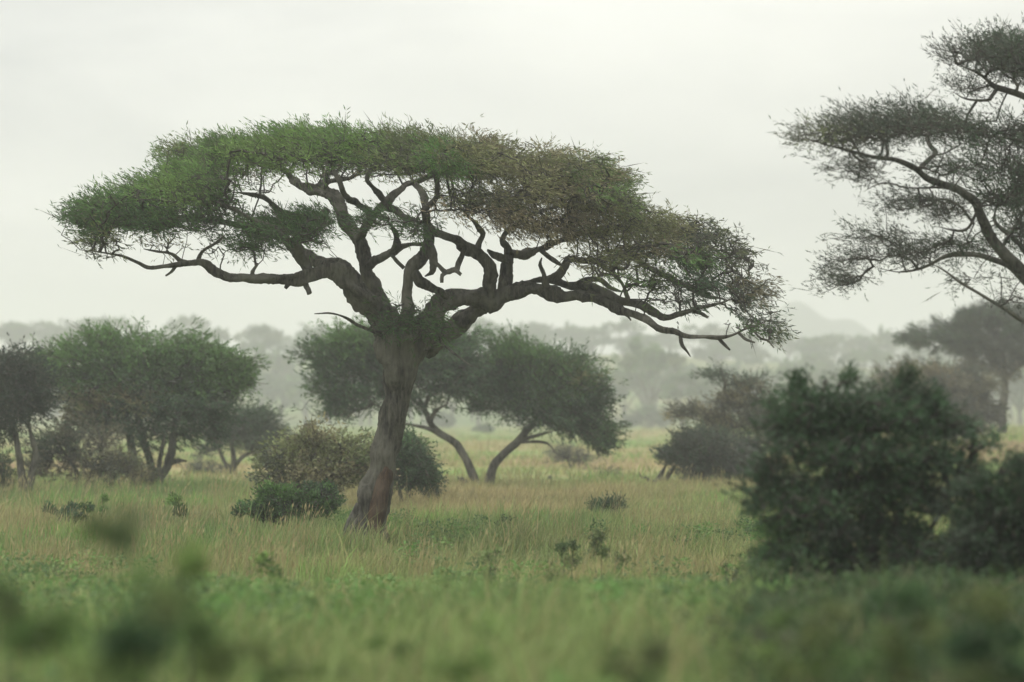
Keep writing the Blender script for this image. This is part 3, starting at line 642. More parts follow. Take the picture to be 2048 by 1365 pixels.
mid('low_thorn_bush', 'grey-brown thorn bush spread low under the left side of the bushy acacia', 'bush', 93, 150,
    [[(150, 975, 0, 5), (155, 950, 0, 4), (140, 920, 0, 3), (120, 895, 0, 2)], [(170, 975, 0, 4), (185, 940, 0, 3), (200, 905, 0, 2)], [(215, 978, 0, 4), (240, 940, 0, 3), (262, 910, 0, 2)]],
    [(110, 895, 55, 32, K(t='SV')), (170, 880, 70, 38, K(t='SB')), (160, 935, 90, 30, K(t='SB')), (240, 935, 70, 32, K(t='BD', w=.8)), (85, 930, 30, 24, K(t='SV', w=.7))],
    n=620, per=40, ln=(.12, .3), wd=.028, sides=6, step=.3, jit=.14, rtip=.007, tmax=.03, crown='foliage')
mid('dark_acacia', 'very dark green acacia cut off by the photo\'s left edge, overhanging a forked trunk', 'tree', 90, 50,
    [[(48, 990, 0, 10), (45, 960, 0, 9), (40, 920, 0, 7), (30, 870, 0, 6), (10, 820, 0, 5), (-30, 780, 0, 4)], [(56, 988, 0, 8), (64, 950, 0, 8), (72, 910, 0, 6), (60, 860, 0, 4), (55, 820, 0, 3)], [(20, 850, 0, 4), (50, 800, 0, 3), (80, 780, 0, 2)]],
    [(-30, 740, 90, 34, K(t='W')), (30, 755, 60, 34, K(t='W')), (62, 800, 38, 40, K(t='W')), (-10, 815, 90, 50, K(t='W')), (20, 865, 50, 22, K(w=.7, t='W')), (-80, 850, 60, 40, K(t='W'))],
    n=900, per=54, ln=(.15, .38), wd=.034, sides=7, step=.3, jit=.14, rtip=.008, tmax=.03, axis=(.8, 0, -.7))
mid('edge_shrub', 'small dark shrub at the photo\'s left edge below the dark acacia', 'shrub', 92, 5,
    [[(5, 985, 0, 4), (4, 960, 0, 3), (8, 935, 0, 2)]], [(0, 935, 22, 28, K(t='DV')), (5, 965, 26, 14, K(t='DV'))], n=160, per=30, ln=(.12, .3), wd=.03, jit=.12, crown='foliage')
mid('small_acacia', 'small grey-green acacia with a V-shaped fork, standing between the bushy acacia and the brownish bush', 'tree', 122, 467,
    [[(466, 968, 0, 7), (467, 945, 0, 6), (468, 925, 0, 6), (463, 890, 0, 4), (460, 850, 0, 3)], [(466, 945, 0, 5), (450, 925, 0, 4), (437, 898, 0, 3), (425, 870, 0, 2)], [(470, 930, 0, 5), (485, 915, 0, 4), (505, 905, 0, 3), (530, 895, 0, 2)]],
    [(515, 838, 45, 20, K(t='VS')), (480, 852, 50, 22, K(t='SV')), (545, 865, 38, 20, K(t='SV')), (440, 870, 40, 22, K(t='SV', w=.7)), (510, 880, 60, 20, K(t='SV')), (560, 890, 25, 14, K(t='SV')), (430, 900, 30, 12, K(t='S', w=.5))],
    n=620, per=44, ln=(.18, .4), wd=.034, sides=6, step=.4, jit=.16, rtip=.008, tmax=.03)
mid('grey_shrub', 'low pale grey shrub in the grass beneath the small forked acacia', 'shrub', 125, 420,
    [[(420, 968, 0, 3), (422, 955, 0, 2), (425, 940, 0, 1)]], [(415, 945, 38, 18, K(t='YS')), (400, 955, 30, 12, K(t='VS')), (445, 950, 20, 12, K(t='YS'))], n=220, per=24, ln=(.15, .3), wd=.03, jit=.16, crown='foliage')
mid('brownish_bush', 'olive-brown leafy bush just left of the big trunk, behind the low green bush', 'bush', 80, 640,
    [[(640, 1000, 0, 6), (638, 960, 0, 5), (620, 910, 0, 3), (610, 865, 0, 2)], [(650, 1000, 0, 5), (665, 950, 0, 4), (690, 905, 0, 2)], [(620, 1000, 0, 5), (590, 960, 0, 3), (560, 930, 0, 2)]],
    [(640, 878, 55, 28, K(t='OB')), (600, 900, 55, 36, K(t='OB')), (680, 905, 60, 34, K(t='OB')), (560, 935, 55, 28, K(t='OS')), (640, 940, 100, 32, K(t='BO')), (720, 920, 40, 40, K(t='OD')), (615, 862, 18, 16, K(t='OB', w=.6)), (545, 955, 40, 18, K(t='SV')), (690, 950, 70, 30, K(t='BD')), (600, 965, 60, 18, K(t='BD'))],
    n=1000, per=16, ln=(.08, .17), wd=.055, sides=6, step=.3, jit=.14, rtip=.007, tmax=.03, wa=.3, wr=1, leafm=M_BUSH, crown='foliage')
mid('dark_round_bush', 'dark green bush showing just right of the big trunk\'s foot', 'bush', 84, 815,
    [[(815, 1010, 0, 6), (818, 975, 0, 5), (825, 930, 0, 3), (835, 895, 0, 2)], [(805, 1010, 0, 5), (795, 960, 0, 3), (790, 910, 0, 2)]],
    [(815, 895, 38, 28, K(t='VG')), (830, 925, 40, 28, K(t='DV')), (850, 955, 30, 22, K(t='DV')), (800, 940, 50, 45, K(t='DV')), (860, 970, 20, 10, K(t='DV', w=.6))],
    n=620, per=44, ln=(.10, .26), wd=.035, sides=6, step=.3, jit=.12, rtip=.007, tmax=.025, leafm=M_BUSH, crown='foliage', axis=(.7, 0, -.7))
mid('low_green_bush', 'low deep green leafy bush in the grass left of the big trunk\'s foot', 'bush', 64, 585,
    [[(585, 1055, 0, 4), (575, 1030, 0, 3), (545, 1005, 0, 2)], [(592, 1055, 0, 4), (605, 1025, 0, 3), (620, 995, 0, 2)], [(580, 1055, 0, 4), (540, 1040, 0, 3), (500, 1025, 0, 1.6)]],
    [(560, 988, 44, 24, K(t='G', dr=.7)), (515, 1014, 36, 20, K(t='GV', dr=.6)), (590, 1010, 60, 34, K(t='GV', dr=.9)), (650, 1003, 38, 30, K(t='GV', dr=.7)), (640, 985, 34, 15, K(t='SD', dr=.6)), (560, 1032, 55, 14, K(t='VG', dr=.8)), (488, 1024, 14, 7, K(t='GV', dr=.3))],
    n=1300, per=22, ln=(.05, .11), wd=.05, sides=6, step=.2, jit=.08, cl=.16, rtip=.005, tmax=.02, wa=.3, wr=1, up=.4, leafm=M_BUSH, crown='foliage')

mid('leaning_acacia', 'green acacia behind the big trunk, on a thin dark stem that leans to the left', 'tree', 103, 955,
    [[(957, 978, 0, 9), (948, 955, 0, 9), (935, 925, 0, 8.5), (915, 890, 0, 8), (890, 873, 0, 7.5), (872, 862, 0, 7.5), (858, 840, .2, 6), (850, 820, .4, 5), (835, 790, .6, 4)],
     [(875, 866, 0, 5), (850, 855, -.3, 4), (820, 850, -.5, 3), (770, 840, -.8, 2)], [(860, 845, 0, 5), (872, 822, 0, 4), (895, 808, 0, 3)], [(850, 818, .3, 4), (800, 780, .6, 4), (740, 750, 1, 3), (680, 730, 1.4, 2)], [(850, 815, .3, 4), (870, 760, .5, 4), (880, 710, .8, 3)]],
    [(720, 690, 75, 30), (670, 735, 50, 36, K(t='VG')), (640, 775, 30, 18, K(w=.5, t='GD')), (745, 740, 90, 46, K(t='VD')), (700, 800, 75, 30, K(t='VD')), (830, 700, 80, 34, K(t='VG')), (900, 700, 70, 36, K(t='VG')), (870, 750, 100, 40, K(t='VD')), (930, 760, 60, 40, K(t='V')), (820, 800, 60, 24, K(t='VD', w=.7)), (650, 700, 35, 14, K(w=.4, t='VD')), (625, 790, 22, 16, K(w=.5, t='GD')), (690, 838, 40, 14, K(w=.4, t='VD'))],
    n=1500, per=54, ln=(.16, .44), wd=.034, sides=7, step=.3, jit=.15, cl=.42, axis=(.7, 0, -.7), rtip=.008, tmax=.03)
mid('round_acacia', 'round-crowned green acacia on one dark stem curving right, beyond the big tree', 'tree', 104, 980,
    [[(979, 974, 0, 11), (982, 950, 0, 10), (992, 925, 0, 9), (1015, 902, 0, 8), (1040, 880, 0, 8), (1052, 862, 0, 8), (1072, 845, .2, 6), (1085, 810, .3, 5), (1095, 770, .4, 3)],
     [(1036, 886, 0, 4.5), (1060, 875, -.2, 4), (1085, 868, -.3, 3), (1110, 862, -.4, 2)], [(1045, 885, -.1, 3.5), (1070, 884, -.3, 3), (1094, 887, -.4, 2.6), (1110, 903, -.5, 1.5)], [(1075, 840, 0, 4), (1040, 800, 0, 3), (1010, 770, 0, 2)], [(1085, 830, 0, 4), (1130, 800, 0, 3), (1160, 770, 0, 2)]],
    [(1020, 712, 55, 26), (1090, 728, 80, 28, K(t='GV')), (1160, 750, 45, 34, K(t='GV')), (1010, 760, 60, 36, K(t='VD')), (1100, 785, 100, 44, K(t='VG')), (1080, 825, 80, 24, K(t='VD')), (1170, 815, 48, 38, K(t='VD')), (1205, 850, 30, 28, K(t='VG')), (1160, 860, 40, 16, K(w=.7, t='VD')), (1185, 885, 26, 12, K(w=.5, t='VG')), (1130, 755, 40, 16, K(w=.6, t='BO')), (985, 810, 35, 16, K(t='V', w=.7))],
    n=1500, per=54, ln=(.16, .44), wd=.034, sides=7, step=.3, jit=.15, cl=.42, axis=(.65, 0, -.76), rtip=.008, tmax=.03)
mid('pale_shrub', 'small pale leafless-looking shrub in the field right of the round-crowned acacia', 'shrub', 135, 1142,
    [[(1142, 948, 0, 3), (1140, 930, 0, 2.5), (1130, 910, 0, 1.5)], [(1143, 945, 0, 3), (1150, 925, 0, 2), (1165, 908, 0, 1)]],
    [(1138, 912, 42, 14, K(t='YS')), (1120, 905, 25, 10, K(t='YS')), (1155, 920, 25, 12, K(t='YS'))], n=330, per=12, ln=(.15, .3), wd=.02, jit=.14, crown='foliage', rtip=.008, wa=.4)
mid('twiggy_shrub', 'sparse brownish shrub alone in the open field left of the grey bush', 'shrub', 120, 1215,
    [[(1215, 972, 0, 2), (1214, 955, 0, 1.5), (1210, 940, 0, 1)]], [(1215, 945, 26, 12, K(t='SB')), (1222, 965, 20, 8, K(t='VO'))], n=130, per=10, ln=(.12, .25), wd=.02, jit=.12, crown='foliage', wa=.4)
mid('tiny_shrub', 'small dark green shrub rising from the grass in the middle of the meadow', 'shrub', 73, 1213,
    [[(1213, 1042, 0, 3), (1215, 1025, 0, 2), (1225, 1005, 0, 1)]], [(1225, 1012, 18, 12, K(t='VD')), (1205, 1022, 24, 11, K(t='VD')), (1215, 1032, 30, 7, K(t='D'))], n=170, per=24, ln=(.08, .2), wd=.022, jit=.09, cl=.18, crown='foliage', wa=.2, up=.9, rtip=.004)
mid('grey_bush', 'dense grey-green bush with a fallen dead branch at its left foot', 'bush', 106, 1400,
    [[(1400, 972, 0, 6), (1405, 945, 0, 5), (1395, 910, 0, 3)], [(1330, 968, 0, 5), (1338, 950, 0, 5), (1348, 935, 0, 4), (1365, 915, 0, 3)], [(1310, 968, 0, 4), (1322, 950, 0, 5), (1332, 930, 0, 4)], [(1440, 970, 0, 4), (1450, 935, 0, 3), (1460, 900, 0, 2)]],
    [(1400, 885, 55, 22, K(t='SV')), (1350, 908, 42, 18, K(t='VS')), (1330, 918, 22, 12, K(t='VS')), (1430, 900, 70, 30, K(t='SD')), (1400, 935, 65, 24, K(t='SD')), (1460, 935, 50, 30, K(t='SD')), (1500, 920, 40, 40, K(t='S'))],
    n=900, per=46, ln=(.15, .34), wd=.034, sides=6, step=.3, jit=.14, rtip=.007, tmax=.03, crown='foliage', axis=(.7, 0, -.7))
mid('brown_acacia', 'thin grey-brown acacia rising behind the dense grey bush', 'tree', 118, 1445,
    [[(1445, 960, 0, 6), (1445, 900, 0, 5), (1450, 860, 0, 5), (1445, 810, 0, 4), (1450, 770, 0, 3), (1440, 735, 0, 2)], [(1448, 870, 0, 4), (1490, 840, 0, 3), (1530, 820, 0, 2)], [(1448, 870, 0, 4), (1410, 845, 0, 3), (1375, 835, 0, 2)]],
    [(1440, 745, 32, 12, K(t='VS', w=.6)), (1475, 765, 45, 20, K(t='SV', w=.8)), (1505, 795, 45, 26, K(t='SB')), (1455, 805, 40, 20, K(t='SB', w=.7)), (1395, 828, 50, 18, K(t='BS')), (1450, 840, 70, 22, K(t='BS')), (1520, 840, 60, 30, K(t='SB')), (1490, 875, 60, 24, K(t='SB', w=.6)), (1560, 870, 50, 40, K(t='SB'))],
    n=900, per=40, ln=(.16, .38), wd=.03, sides=6, step=.4, jit=.15, rtip=.008, tmax=.03, axis=(.8, 0, -.6))
mid('flat_acacia', 'grey flat-topped acacia with a straight trunk, at the photo\'s right edge behind the dark bush', 'tree', 185, 2004,
    [[(2005, 866, 0, 9), (2005, 830, 0, 8), (2008, 790, 0, 8), (2010, 750, 0, 7), (2008, 720, 0, 5), (2000, 695, 0, 3)], [(2008, 755, 0, 5), (1985, 725, 0, 4), (1960, 700, 0, 3), (1930, 685, 0, 2)], [(2010, 760, 0, 5), (2035, 735, 0, 4), (2070, 710, 0, 3)], [(2004, 845, 0, 5), (1996, 835, 0, 5), (1990, 815, 0, 4)]],
    [(1870, 680, 50, 16, K(t='SV')), (1915, 665, 60, 20, K(t='SV')), (1980, 638, 65, 20, K(t='SV')), (2050, 640, 60, 24, K(t='SV')), (1950, 695, 70, 20, K(t='S')), (2020, 690, 60, 26, K(t='S')), (1995, 735, 50, 26, K(t='SB', w=.5)), (2080, 700, 60, 30, K(t='S'))],
    n=900, per=46, ln=(.25, .6), wd=.06, sides=6, step=.6, jit=.25, cl=.6, rtip=.012, tmax=.06)
mid('russet_bush', 'large hazy brown-grey bush left of the flat-topped acacia, above the dark blurred bush', 'bush', 160, 1880,
    [[(1880, 880, 0, 7), (1875, 840, 0, 5), (1850, 790, 0, 3)], [(1895, 880, 0, 6), (1915, 830, 0, 4), (1940, 790, 0, 3)]],
    [(1800, 762, 48, 22, K(t='SB')), (1860, 750, 60, 26, K(t='BS')), (1930, 775, 70, 36, K(t='SB')), (1850, 800, 90, 34, K(t='BS')), (1950, 830, 60, 34, K(t='SB')), (1900, 855, 80, 20, K(t='SB'))],
    n=900, per=40, ln=(.2, .5), wd=.055, sides=6, step=.5, jit=.22, cl=.5, rtip=.01, tmax=.04, crown='foliage')
mid('dark_bush', 'big dark green bush right of the meadow, in front of the brown acacia', 'bush', 30, 1720,
    [[(1745, 1170, 0, 12), (1748, 1100, 0, 11), (1755, 1040, 0, 9), (1740, 960, 0, 7), (1700, 880, 0, 5), (1670, 800, 0, 3)], [(1755, 1165, 0, 10), (1790, 1060, .3, 8), (1830, 960, .5, 6), (1860, 880, .6, 4), (1880, 820, .6, 2)],
     [(1735, 1165, .2, 10), (1680, 1070, .3, 7), (1620, 980, .4, 5), (1580, 900, .5, 4), (1560, 830, .5, 2)], [(1700, 1165, 0, 8), (1620, 1110, 0, 5), (1550, 1060, 0, 3), (1510, 1010, 0, 2)], [(1790, 1160, 0, 8), (1860, 1060, 0, 5), (1910, 970, 0, 3)]],
    [(1590, 1120, 110, 28, K(t='DV')), (1840, 1115, 110, 30, K(t='DV')), (1620, 830, 110, 34, K(t='VD')), (1800, 830, 110, 30, K(t='VD')), (1720, 910, 150, 40, K(t='VD')), (1690, 1010, 150, 40, K(t='DV')), (1598, 766, 9, 14, K(w=3, t='D')), (1650, 762, 8, 12, K(w=3, t='D')), (1700, 756, 9, 12, K(w=3, t='D')), (1815, 766, 22, 14, K(w=1.2, t='D')), (1888, 799, 24, 16, K(w=1, t='D')), (1500, 1000, 40, 40, K(t='VS', w=.5)), (1945, 885, 45, 26, K(t='VS', w=.6)), (1930, 940, 40, 40, K(t='VS', w=.5)), (1600, 810, 66, 30, K(t='VS', w=.8)), (1690, 804, 90, 30, K(t='DS', w=.9)), (1780, 804, 70, 34, K(t='DS')), (1850, 800, 60, 28, K(t='VS', w=.8)), (1900, 855, 60, 28, K(t='VS', w=.9)), (1570, 860, 60, 45, K(t='VS', w=.8)), (1660, 860, 90, 50, K(t='VS')), (1780, 870, 100, 55, K(t='DV')), (1880, 920, 60, 45, K(t='VS')),  # greyed leaf tints imitate a veil of reflected light
     (1540, 950, 50, 50, K(t='VS')), (1640, 960, 90, 60, K(t='VS')), (1760, 970, 100, 60, K(t='DV')), (1850, 1000, 60, 50, K(t='VS')), (1580, 1050, 70, 40, K(t='VG', w=.8)), (1680, 1060, 90, 50, K(t='VS')), (1790, 1070, 80, 45, K(t='VS')), (1540, 1110, 50, 30, K(t='VG', w=.6)), (1700, 1120, 120, 30, K(t='DS', w=.8)), (1600, 764, 14, 14, K(w=.4, t='D')), (1700, 766, 20, 12, K(w=.4, t='D')), (1830, 759, 22, 18, K(w=.4, t='D'))],
    n=3800, per=12, ln=(.035, .11), wd=.023, sides=8, step=.12, jit=.09, cl=.27, spray=1, rtip=.005, tmax=.03, wa=.5, wr=1, leafm=M_BUSH, crown='foliage')
mid('corner_bush', 'dark brownish-green bush at the photo\'s right edge, in front of the dark blurred bush', 'bush', 29, 2010,
    [[(2010, 1200, 0, 12), (2005, 1120, 0, 10), (1985, 1040, 0, 7), (1950, 970, 0, 4)], [(2020, 1200, 0, 10), (2060, 1080, 0, 8), (2090, 980, 0, 4)], [(2000, 1195, 0, 9), (1940, 1120, 0, 6), (1900, 1060, 0, 3)]],
    [(1960, 970, 45, 30, K(t='DS', w=.6)), (2040, 940, 60, 34, K(t='DS', w=.9)), (1920, 1020, 45, 28, K(t='DS', w=.6)), (2010, 1010, 80, 45, K(t='DS')), (1960, 1070, 80, 40, K(t='DS', w=.9)), (2050, 1080, 80, 50, K(t='DW')), (1990, 1130, 100, 40, K(t='DS')), (2110, 1000, 60, 60, K(t='D')), (2100, 1120, 70, 60, K(t='D'))],
    n=1500, per=14, ln=(.05, .11), wd=.03, sides=8, step=.12, jit=.09, cl=.27, spray=1, rtip=.005, tmax=.03, wa=.5, wr=1, leafm=M_BUSH, crown='foliage')

def weed(name, label, cat, d, stems, pads, group=None, **k):
    bx = sum(q_[0] for q_ in stems) / len(stems)
    b = ground_pt(bx, d); ll = []
    for q_ in stems:
        g0 = ground_pt(q_[0], d); g0[2] -= .05
        tp = P(q_[1], q_[2], d)
        mm_ = (g0 * .5 + tp * .5) + np.array([R.normal() * .03, R.normal() * .03, 0])
        r0 = q_[3] if len(q_) > 3 else .008
        ll.append(('stem', np.array([[*g0, r0], [*mm_, r0 * .7], [*tp, r0 * .3]])))
    kk = dict(n=60, per=7, ln=(.05, .10), wd=.045, sides=5, step=.12, jit=.03, cl=.09, rtip=.0015, tmax=.004, wa=.2, wo=.5, wr=1.2, up=.35, leafm=M_BUSH, crown='foliage', skip_first=False, bare=.05, spray=1)
    kk.update(k)
    return plant(name, label, cat, b, ll, [pad(d, *p[:4], **(p[4] if len(p) > 4 else {})) for p in pads], group=group, **kk)
weed('leafy_weed', 'small dark-leaved weed clump in the meadow below the low thorn bush', 'weed', 66, [(90, 90, 1010), (120, 125, 1015), (170, 172, 1010)], [(95, 1015, 16, 12, K(t='VG', dr=.3)), (130, 1022, 32, 12, K(t='VD', dr=.5)), (172, 1020, 20, 12, K(t='VG', dr=.4)), (145, 1035, 40, 8, K(t='SD', dr=.5))], n=220, per=14, ln=(.05, .11), wd=.03, jit=.05, cl=.12)
weed('leafy_weed', 'narrow bright green weed beside the dark-leaved clump', 'weed', 66.5, [(206, 206, 992)], [(206, 1000, 7, 10, K(t='LG', dr=.12)), (206, 1018, 9, 10, K(t='G', dr=.12))], n=60, per=14, ln=(.05, .11), wd=.03, jit=.04)
weed('leafy_weed', 'upright green weed in front of the bushy acacia\'s stems', 'weed', 66, [(352, 350, 998), (362, 364, 1002)], [(350, 1005, 16, 12, K(t='LG', dr=.3)), (358, 1022, 16, 14, K(t='GD', dr=.3))], n=130, per=14, ln=(.05, .11), wd=.03, jit=.05, cl=.1)
weed('leafy_weed', 'tiny dark weed in straw grass left of the low green bush', 'weed', 58, [(455, 455, 1062), (470, 468, 1066)], [(457, 1066, 9, 5, K(t='VD', dr=.1)), (468, 1072, 12, 4, K(t='VD', dr=.1))], n=40, per=8, ln=(.04, .08), wd=.03)
weed('leafy_weed', 'pale green broad-leaved weed standing left of the big trunk, nearer the camera', 'weed', 34, [(545, 540, 1118), (560, 562, 1160)], [(538, 1120, 22, 14, K(t='L', dr=.2)), (555, 1165, 18, 30, K(t='LG', dr=.2)), (518, 1132, 14, 12, K(t='L', dr=.15))], n=50, per=5, ln=(.05, .10), wd=.04, cl=.13, jit=.07)
for px_, d_, top_, t_, lb_ in [(395, 30, 1150, 'LG', 'bright green leafy weed just left of the pale broad-leaved weed'), (1140, 41, 1078, 'OD', 'olive leafy sapling in the middle of the meadow, below the small dark shrub'), (1195, 40, 1062, 'OD', 'taller olive sapling beside the middle of the meadow\'s olive weeds'),
                              (1240, 42, 1098, 'OD', 'short olive weed at the right end of the meadow sapling row'), (1120, 36, 1140, 'OD', 'dark olive weed low in front of the meadow saplings'), (985, 40, 1100, 'GO', 'small green weed in the meadow right of the big trunk'), (1010, 60, 1025, 'VD', 'low dark weed patch in the meadow right of the big trunk\'s foot')]:
    weed('leafy_weed', lb_, 'weed', d_, [(px_ - 6, px_ - 10, top_ + 10), (px_ + 5, px_ + 8, top_)], [(px_ - 10, top_ + 18, 15, 14, K(t=t_, dr=.15)), (px_ + 10, top_ + 12, 12, 12, K(t=t_, dr=.12)), (px_, top_ + 45, 24, 18, K(t=t_, dr=.2, w=.8))], n=70, per=6, ln=(.04, .09), wd=.028, cl=.2, jit=.06)
near = [
    (11.0, 230, [(215, 1060, 75, 40, 'LY', .22), (270, 1085, 60, 26, 'LY', .22)], 'pale soft-leaved weed rising close to the camera, topmost at the left'),
    (12.5, 365, [(372, 1125, 26, 40, 'LO', 1.), (355, 1190, 40, 40, 'OG', .7)], 'upright green weed close to the camera, left of the bright green weed'),
    (10.5, 290, [(285, 1165, 34, 26, 'OG', .8), (310, 1230, 50, 40, 'OG', .6)], 'olive weed close to the camera, between the pale weed and the upright one'),
    (9.5, 110, [(115, 1240, 48, 36, 'OG', .7), (60, 1290, 60, 50, 'OG', .7)], 'dark weed close to the camera near the left edge'),
    (9.0, 255, [(255, 1295, 62, 34, 'DV', .9), (200, 1345, 80, 40, 'OG', .7)], 'darkest weed close to the camera at the bottom, left of centre'),
    (10.0, 400, [(400, 1262, 40, 36, 'OG', .71), (430, 1340, 50, 40, 'OG', .7)], 'dark green weed close to the camera, right of the darkest one'),
    (11.5, 20, [(10, 1200, 60, 36, 'OG', .7), (30, 1260, 70, 50, 'OG', .6)], 'soft green weed close to the camera at the left edge'),
    (14.0, 520, [(520, 1290, 60, 34, 'LO', .6), (560, 1345, 60, 34, 'OG', .8)], 'green weed near the camera below the pale broad-leaved weed'),
    (14.0, 960, [(965, 1255, 34, 26, 'LO', .7), (930, 1325, 70, 34, 'LO', .7)], 'small dark green weed near the camera, bottom centre'),
    (12.0, 1260, [(1255, 1345, 60, 36, 'OG', .8), (1300, 1320, 40, 22, 'OD', .6)], 'dim olive weed near the camera, right of bottom centre'),
    (15.0, 1640, [(1620, 1240, 90, 40, 'OG', .8), (1690, 1300, 110, 40, 'OG', .6), (1580, 1330, 90, 34, 'LO', .8)], 'broad weed, added for window-reflection shade, near the camera below the dark bush'),  # the right-hand weeds are added to darken the side dimmed by a window
    (14.0, 1820, [(1800, 1200, 80, 40, 'DG', .8), (1850, 1270, 100, 50, 'OG', .7), (1780, 1340, 110, 34, 'OG', .6)], 'tall weed, added for window-reflection shade, near the camera left of the corner bush'),
    (13.0, 1980, [(1990, 1210, 70, 50, 'OG', .7), (1970, 1290, 100, 50, 'DV', .9), (2010, 1350, 110, 40, 'DO', 1.1)], 'weed coloured dark for window-reflection shade, near the camera in the bottom right corner'),
    (16.0, 1480, [(1470, 1300, 60, 34, 'LO', .5), (1440, 1345, 70, 26, 'LO', .6)], 'green weed near the camera below the dark bush\'s left side'),
    (17.0, 760, [(750, 1300, 60, 22, 'GL', .5), (700, 1345, 80, 26, 'LO', .6)], 'fresh green weed near the camera below the big trunk')]
for d_, px_, pd_, lb_ in near:
    weed('near_weed', lb_, 'weed', d_, [(px_ + 12 * (q_ - 1), p_[0], p_[1]) for q_, p_ in enumerate(pd_)] + [(px_ + 30, pd_[0][0] + 20, pd_[0][1] + 20)],
         [(p_[0], p_[1], p_[2], p_[3], K(t=p_[4], w=p_[5], dr=p_[2] * d_ / F * 1.2)) for p_ in pd_], n=int(14 + sum(p_[2] * p_[3] * p_[5] for p_ in pd_) / 34), per=5, ln=(.03, .07), wd=.022, cl=.09, jit=.04, rtip=.001, tmax=.003)

# stumps and dead wood
def dead(name, label, cat, d, bpx, limbs):
    b = ground_pt(bpx, d)
    r = empty(name, b, label, cat)
    for nm, l in limbs:
        V, f = tube(spline(limb(d, l)[1], .08), 9, .2, .1, seed=int(bpx) + len(l))
        mesh_obj(nm, V, f, M_BARK, r, b, smooth=True)
dead('tree_stump', 'split dark stump leaning beside the foot of the leaning acacia', 'stump', 103, 928,
     [('stump', [(936, 982, 0, 7), (930, 968, 0, 5.5), (922, 955, 0, 3)]), ('splinter', [(938, 980, 0, 5), (938, 968, 0, 4), (934, 960, 0, 1.5)]), ('splinter', [(926, 970, 0, 3), (918, 960, 0, 2.4), (916, 953, 0, 1)])])
dead('broken_snag', 'short upright dark snag standing alone in the field beyond the meadow', 'stump', 112, 1099,
     [('stump', [(1100, 975, 0, 4.5), (1100, 962, 0, 4), (1099, 952, 0, 3.2)]), ('splinter', [(1101, 956, 0, 2), (1102, 950, 0, 1)])])
dead('fallen_branch', 'crooked dead branch lying at the left foot of the dense grey bush', 'branch', 105, 1310,
     [('stem', [(1334, 966, 0, 5), (1325, 958, 0, 4), (1312, 964, 0, 4), (1300, 962, 0, 3.4), (1290, 954, 0, 2)]), ('twig', [(1312, 962, 0, 2.4), (1308, 967, -.1, 2), (1298, 968, -.2, 1.2)]), ('twig', [(1291, 955, 0, 2), (1284, 956, 0, 1.6), (1277, 944, 0, .8)])])

